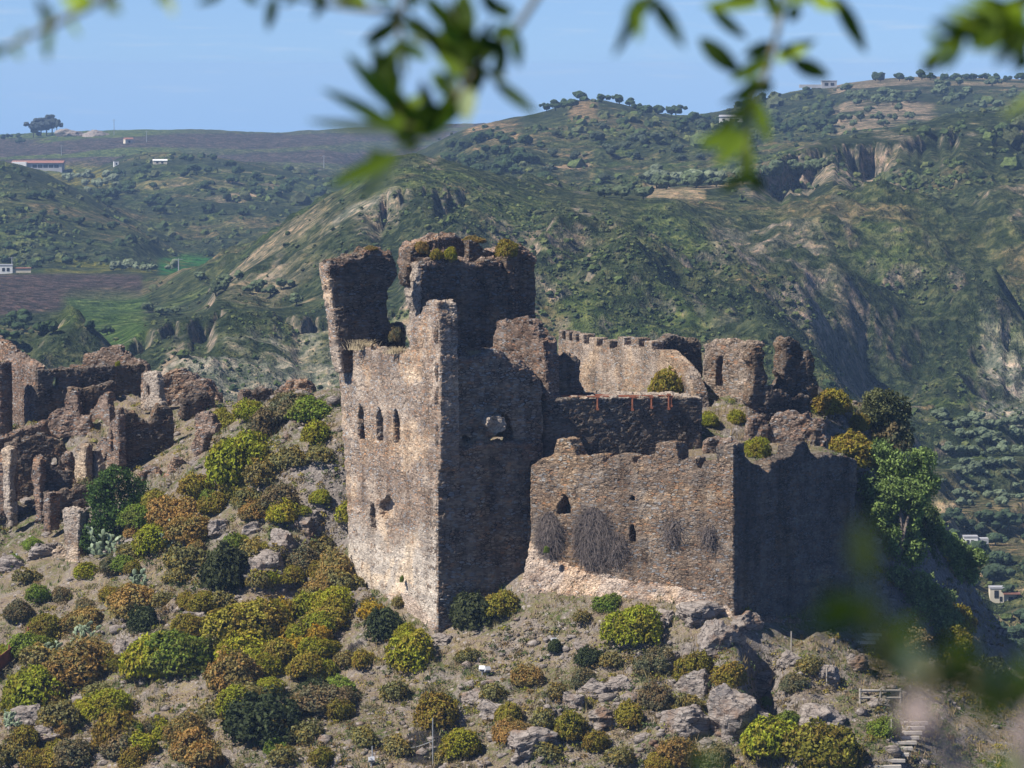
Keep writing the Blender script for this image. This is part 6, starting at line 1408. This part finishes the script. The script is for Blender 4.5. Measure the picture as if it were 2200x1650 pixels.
# rusty fence panel at the left edge
pts = [hit_near(x, y) for x, y in ((-20, 1462), (0, 1445), (20, 1428), (40, 1408), (60, 1390), (66, 1380))]; pts = [p for p in pts if p]
if len(pts) > 2:
    fe = thing('rusty_fence', pts[0], 'rusty red sheet fence climbing the slope at the left edge', 'fence')
    H_ = 44 * 335 / F; mb = MB()
    for a, b in zip(pts[:-1], pts[1:]):
        nrm = Vector((-(b - a).y, (b - a).x, 0)).normalized() * 0.03; up = Vector((0, 0, H_ * 0.8)); lo_ = Vector((0, 0, 0.05))
        v = [a + lo_ - nrm, b + lo_ - nrm, b + up - nrm, a + up - nrm, a + lo_ + nrm, b + lo_ + nrm, b + up + nrm, a + up + nrm]; mb.add(v, [(0, 1, 2, 3), (5, 4, 7, 6), (3, 2, 6, 7), (1, 0, 4, 5), (0, 3, 7, 4), (2, 1, 5, 6)])
    mb.build('sheet_panel', M['rust'], fe)
    for p in pts: mb = MB(); mb.tube([p - Vector((0, 0, .3)), p + Vector((0, 0, H_))], 0.06, 6); mb.build('post', M['rust'], fe)
# stairway and handrail on the right
def stairs(name, lab, pts, wpx, n, m):
    root = None; a = [hit_near(*q) for q in pts]
    if any(q is None for q in a): return
    root = thing(name, a[0], lab, 'steps')
    for i in range(n):
        t_ = i / (n - 1) * (len(a) - 1); j = min(int(t_), len(a) - 2); p = a[j].lerp(a[j + 1], t_ - j); w_ = wpx * p.y / F
        mb = MB(); mb.box(p + Vector((0, 0, 0.14)), (w_, 0.42, 0.20), random.uniform(-.06, .06)); mb.build('step', m, root)
stairs('stone_steps', 'pale stone steps climbing the slope at the lower right', [(1905, 1655), (1938, 1600), (1962, 1560)], 62, 9, M['step'])
stairs('upper_steps', 'two pale slab steps at the top of the path under the dark footing', [(1852, 1385), (1864, 1368)], 60, 3, M['step'])
stairs('village_steps', 'narrow stone steps at the left edge below the gutted house', [(-2, 1110), (6, 1060)], 26, 9, M['step'])
ra, rb = hit_near(1846, 1512), hit_near(1936, 1512)
if ra and rb:
    hr = thing('handrail', ra, 'low weathered wooden railing beside the lower right steps', 'railing')
    for dz in (0.35, 0.85): mb = MB(); mb.tube([ra + Vector((0, 0, dz)), rb + Vector((0, 0, dz))], 0.09, 6); mb.build('rail', M['wood'], hr)
    for u in (0.02, 0.5, 0.98): q = ra.lerp(rb, u); mb = MB(); mb.tube([Vector((q.x, q.y, gz(q.x, q.y) - .3)), q + Vector((0, 0, 1.0))], 0.08, 6); mb.build('post', M['wood'], hr)
for k, (px, py) in enumerate(((1915, 1590), (1700, 1400), (1776, 1480))):
    rod(px, py, 44, 'path_post', ('slim post beside the stone steps', 'slim post under the dark footing wall', 'slim post on the shaded bank')[k], 'post', M['wood'], 0.05, 'slim posts along the path')

# ---------------------------------------------------------------- the olive tree overhead: out of focus twigs close to the viewer
def leaf_shape(a, b, w, curl, face):
    """One olive leaf, a bent lens, from stalk a to tip b."""
    ax = b - a; ln = ax.length; ax.normalize(); sd = ax.cross(face).normalized(); nm = sd.cross(ax); v = []; f = []; n = 8
    for i in range(n + 1):
        t_ = i / n; ww = w * 0.5 * math.sin(math.pi * min(1, 0.03 + 0.97 * t_ ** 0.85)) ** 0.8; bend = nm * (curl * ln * 4 * t_ * (1 - t_))
        c = a + ax * ln * t_ + bend
        v += [c - sd * ww + nm * ww * 0.25, c, c + sd * ww + nm * ww * 0.25]
    for i in range(n): f += [(i * 3, i * 3 + 1, i * 3 + 4, i * 3 + 3), (i * 3 + 1, i * 3 + 2, i * 3 + 5, i * 3 + 4)]
    return v, f
TONE = {'d': (0.042, 0.072, 0.010), 'm': (0.12, 0.185, 0.016), 'b': (0.26, 0.35, 0.035), 'p': (0.34, 0.40, 0.20), 'g': (0.12, 0.16, 0.10), 'k': (0.020, 0.036, 0.006)}
def branch(lab, D, twigs, leaves, twr=0.0030, wdef=24, bark='twig_wood', more=0, tones='ddm', size=(55, 105)):
    leaves = list(leaves); rb = random.Random(len(lab) * 7 + more)
    for _ in range(more):                        # further leaves in pairs along the twigs
        tw = rb.choice(twigs); i = rb.randrange(len(tw) - 1); u = rb.random(); (xa, ya), (xb, yb) = tw[i], tw[i + 1]
        x, y = xa + (xb - xa) * u, ya + (yb - ya) * u; an = math.atan2(yb - ya, xb - xa) + rb.choice((-1, 1)) * rb.uniform(0.35, 1.0); l = rb.uniform(*size)
        leaves.append((x, y, x + l * math.cos(an), y + l * math.sin(an), rb.choice(tones), rb.uniform(24, 36)))
    root = thing('olive_branch', P(twigs[0][0][0], twigs[0][0][1], D), lab, 'branch', 'olive branches close to the viewer'); k = D / F
    mb = MB()
    for tw in twigs: mb.tube([P(x, y, D + random.uniform(-.02, .02)) for x, y in tw], [twr * (1.25 - 0.75 * i / (len(tw) - 1)) for i in range(len(tw))], 7)
    mb.build('twig', M[bark], root)
    V, Fc, T = [], [], []
    for lf in leaves:
        x0, y0, x1, y1, tn = lf[:5]; w = (lf[5] if len(lf) > 5 else wdef) * k
        d0 = D + random.uniform(-.05, .05); a = P(x0, y0, d0); b = P(x1, y1, d0 + random.uniform(-.05, .05) * D / 5)
        face = Vector((random.uniform(-.5, .5), -1, random.uniform(-.4, .4))).normalized(); v, f = leaf_shape(a, b, w, random.uniform(-.10, .10), face)
        o = len(V); V += v; Fc += [tuple(q + o for q in ff) for ff in f]; T += [TONE[tn]] * len(f)
    me = mesh_from('leaves', V, Fc); smooth(me); set_tint(me, np.array(T)); o = put('foliage', me, M['near_leaf'], root); o.color = (1, 1, 1, 1)
branch('pale olive twig entering the picture at the upper left corner', 4.6, [[(260, -30), (180, 20), (110, 56), (60, 78), (0, 108), (-30, 118)]],
       [(150, 40, 175, 78, 'b', 20), (90, 64, 120, 20, 'b', 26), (30, 96, 45, 128, 'b', 20), (220, 0, 262, 30, 'm', 24), (115, 55, 105, 132, 'b'), (110, 55, 78, -10, 'g'), (60, 75, 40, 82, 'm', 26), (10, 105, -20, 118, 'm', 28), (180, 20, 130, -10, 'b', 30), (200, 10, 160, -20, 'b'), (255, -10, 232, 32, 'g', 22), (345, -20, 376, 34, 'p', 28), (355, -30, 340, 10, 'b', 20)], 0.0034)
branch('large olive spray hanging over the left centre of the sky', 5.4, [[(1170, -30), (1110, 62), (1060, 112), (1020, 150), (995, 190), (960, 235), (915, 275), (880, 312), (835, 345)], [(870, -20), (858, 60), (862, 125)], [(915, 275), (865, 270), (850, 225)], [(1000, 185), (985, 60), (960, -20)], [(870, 30), (700, 10), (560, -25)]],
       [(862, 272, 797, 78, 'd', 44), (850, 235, 742, 112, 'm', 34), (868, 285, 688, 190, 'm', 34), (872, 280, 655, 258, 'g', 24), (880, 290, 760, 232, 'd', 36), (855, 200, 825, 108, 'd', 30), (885, 300, 835, 180, 'd', 34),
        (1000, 175, 868, 22, 'd', 40), (985, 110, 840, 36, 'd', 34), (990, 95, 870, 82, 'g', 26), (1010, 120, 985, 0, 'd', 44), (1005, 150, 960, 10, 'd', 40), (1015, 140, 1055, 40, 'd', 30), (1060, 172, 1158, 248, 'd', 32), (1062, 110, 1092, 62, 'b', 28), (1105, 30, 1042, 8, 'd', 36), (1070, 30, 1030, -20, 'd', 34), (1090, 168, 1030, 150, 'g', 20),
        (1010, 190, 1000, 268, 'p', 38), (985, 190, 945, 285, 'm', 50), (975, 215, 905, 300, 'b', 44), (1000, 200, 955, 260, 'm', 46), (940, 245, 872, 300, 'd', 44), (905, 205, 845, 260, 'b', 30), (960, 160, 985, 200, 'p', 26), (985, 120, 960, 190, 'm', 30), (860, 60, 870, 170, 'g', 22), (905, 275, 870, 220, 'm', 34),
        (930, 250, 905, 170, 'd', 34), (950, 235, 900, 235, 'd', 34), (970, 210, 930, 150, 'm', 36), (985, 170, 1040, 175, 'd', 28), (1015, 130, 1075, 105, 'd', 28), (1000, 100, 930, 10, 'd', 38), (975, 60, 905, -15, 'd', 36), (1020, 60, 990, -20, 'd', 44), (850, 215, 790, 160, 'd', 36), (872, 262, 800, 262, 'm', 34), (890, 290, 845, 300, 'd', 36), (850, 120, 840, 190, 'g', 26), (895, 305, 880, 330, 'd', 34), (860, 328, 702, 402, 'm', 36), (850, 345, 770, 436, 'g', 30), (835, 340, 790, 330, 'd', 26), (590, -10, 575, 68, 'd', 26), (700, -15, 672, 42, 'd', 24), (760, -10, 722, 12, 'd', 22), (800, -10, 850, 12, 'd', 26), (480, -15, 420, 10, 'd', 20), (900, -15, 880, 20, 'd', 30), (520, -15, 560, 10, 'm', 20), (640, -20, 610, 14, 'd', 20)], 0.0034, 30, more=26)
branch('small drooping olive sprig right of the centre at the top', 5.0, [[(1420, -40), (1392, -10), (1370, 8)]],
       [(1372, -5, 1316, 124, 'd', 28), (1370, 10, 1372, 92, 'm', 26), (1398, -5, 1472, 106, 'd', 36), (1385, -10, 1340, 40, 'm', 24), (1410, -12, 1380, 40, 'd', 30)])
branch('long leafy olive twig hanging down the right centre', 5.6, [[(1700, -40), (1678, 30), (1665, 90), (1650, 150), (1625, 205), (1608, 260), (1604, 320), (1604, 375)]],
       [(1640, 5, 1505, 14, 'b', 30), (1525, 18, 1608, 84, 'd', 34), (1503, 82, 1596, 162, 'd', 44), (1625, -10, 1560, 2, 'd', 36), (1670, 112, 1756, 84, 'd', 30), (1668, 128, 1742, 104, 'b', 34), (1700, 128, 1784, 166, 'd', 40), (1790, -10, 1862, 116, 'd', 40), (1745, -10, 1806, 22, 'b', 36),
        (1690, -10, 1750, -2, 'm', 40), (1675, 20, 1640, -10, 'd', 44), (1606, 285, 1500, 312, 'm', 44), (1604, 300, 1604, 398, 'b', 34), (1615, 215, 1590, 200, 'm', 40), (1640, 170, 1605, 205, 'm', 44), (1630, 195, 1662, 178, 'd', 34), (1690, 25, 1722, 30, 'd', 40), (1680, 5, 1660, 42, 'd', 40), (1612, 245, 1590, 290, 'g', 30)], 0.0036, 32, more=12)
random.seed(21)
tw = [[(2260, -20), (2180, 25), (2110, 60), (2060, 88), (2005, 112)], [(2250, 60), (2190, 70), (2140, 60)]]
lv = [(2100, 62, 2012, 60, 'm'), (2060, 88, 1975, 132, 'b', 20), (2050, 92, 2020, 118, 'p', 16), (2110, 55, 2030, 18, 'b'), (2150, 40, 2060, 0, 'm', 28), (2180, 25, 2090, -12, 'b', 28), (2140, 60, 2080, 82, 'm', 24), (2190, 70, 2135, 142, 'd', 32), (2205, 95, 2172, 152, 'd', 34), (2200, 60, 2150, 120, 'd', 30), (2160, 45, 2120, 80, 'm', 28), (2200, 20, 2140, 50, 'd', 32), (2180, 60, 2210, 110, 'd', 34), (2120, 50, 2150, 100, 'm', 24), (2230, 130, 2190, 156, 'm', 30),
      (2080, 72, 2086, 100, 'd', 18), (2225, 190, 2148, 252, 'p', 34), (2010, 112, 1990, 122, 'b', 14), (2200, -10, 2150, 20, 'm', 34), (2210, 40, 2160, 10, 'b', 30)]
branch('bright olive spray at the upper right corner', 4.8, tw, lv, 0.0030, 28, more=34, tones='mdbmd', size=(45, 90))
lv = []
for i in range(30):
    u = random.random(); x = 1850 + 380 * u; y = 1415 + 70 * u + random.gauss(0, 28); a = random.uniform(0, 6.28); l = random.uniform(55, 110)
    lv.append((x, y, x + l * math.cos(a), y + l * 0.7 * math.sin(a), random.choice('kkdkdg'), 44))
lv += [(1870, 1250, 1850, 1110, 'k', 60), (1855, 1290, 1720, 1345, 'd', 70), (1850, 1330, 1760, 1270, 'k', 60), (1860, 1280, 1870, 1370, 'k', 60), (1940, 1400, 1950, 1330, 'd', 60), (1960, 1430, 1890, 1400, 'p', 40), (1535, 1660, 1500, 1600, 'd', 40)]
branch('very blurred dark olive foliage across the lower right corner', 2.3, [[(1890, 1395), (1960, 1450), (2080, 1490), (2230, 1520)]], lv, 0.004, 44)
branch('very blurred pale grey olive bough end at the bottom right', 2.2, [[(1968, 1530), (2010, 1575), (2055, 1640), (2090, 1740)], [(2250, 1530), (2215, 1580), (2200, 1700)]], [(2100, 1560, 2160, 1500, 'd', 50), (2180, 1520, 2240, 1470, 'd', 50), (1960, 1540, 1900, 1500, 'd', 50), (2140, 1640, 2200, 1660, 'm', 50)], 0.0068, 44, 'pale_bark')

# ---------------------------------------------------------------- air: one box of thin haze over the whole valley
zb = float(hv[:, 2].min()) - 1.0
mb = MB(); mb.box((0, 3050, (zb + 108) / 2), (3400, 6500, 108 - zb)); t = NT('haze_air')
pv = t.n('ShaderNodeVolumePrincipled'); pv.inputs['Color'].default_value = (0.42, 0.64, 1.0, 1); pv.inputs['Density'].default_value = 0.000085
t.t.links.new(pv.outputs[0], t.out.inputs['Volume'])
hz = mb.build('haze', t.m); tag(hz, 'thin blue haze filling the valley air', 'haze', kind='stuff')
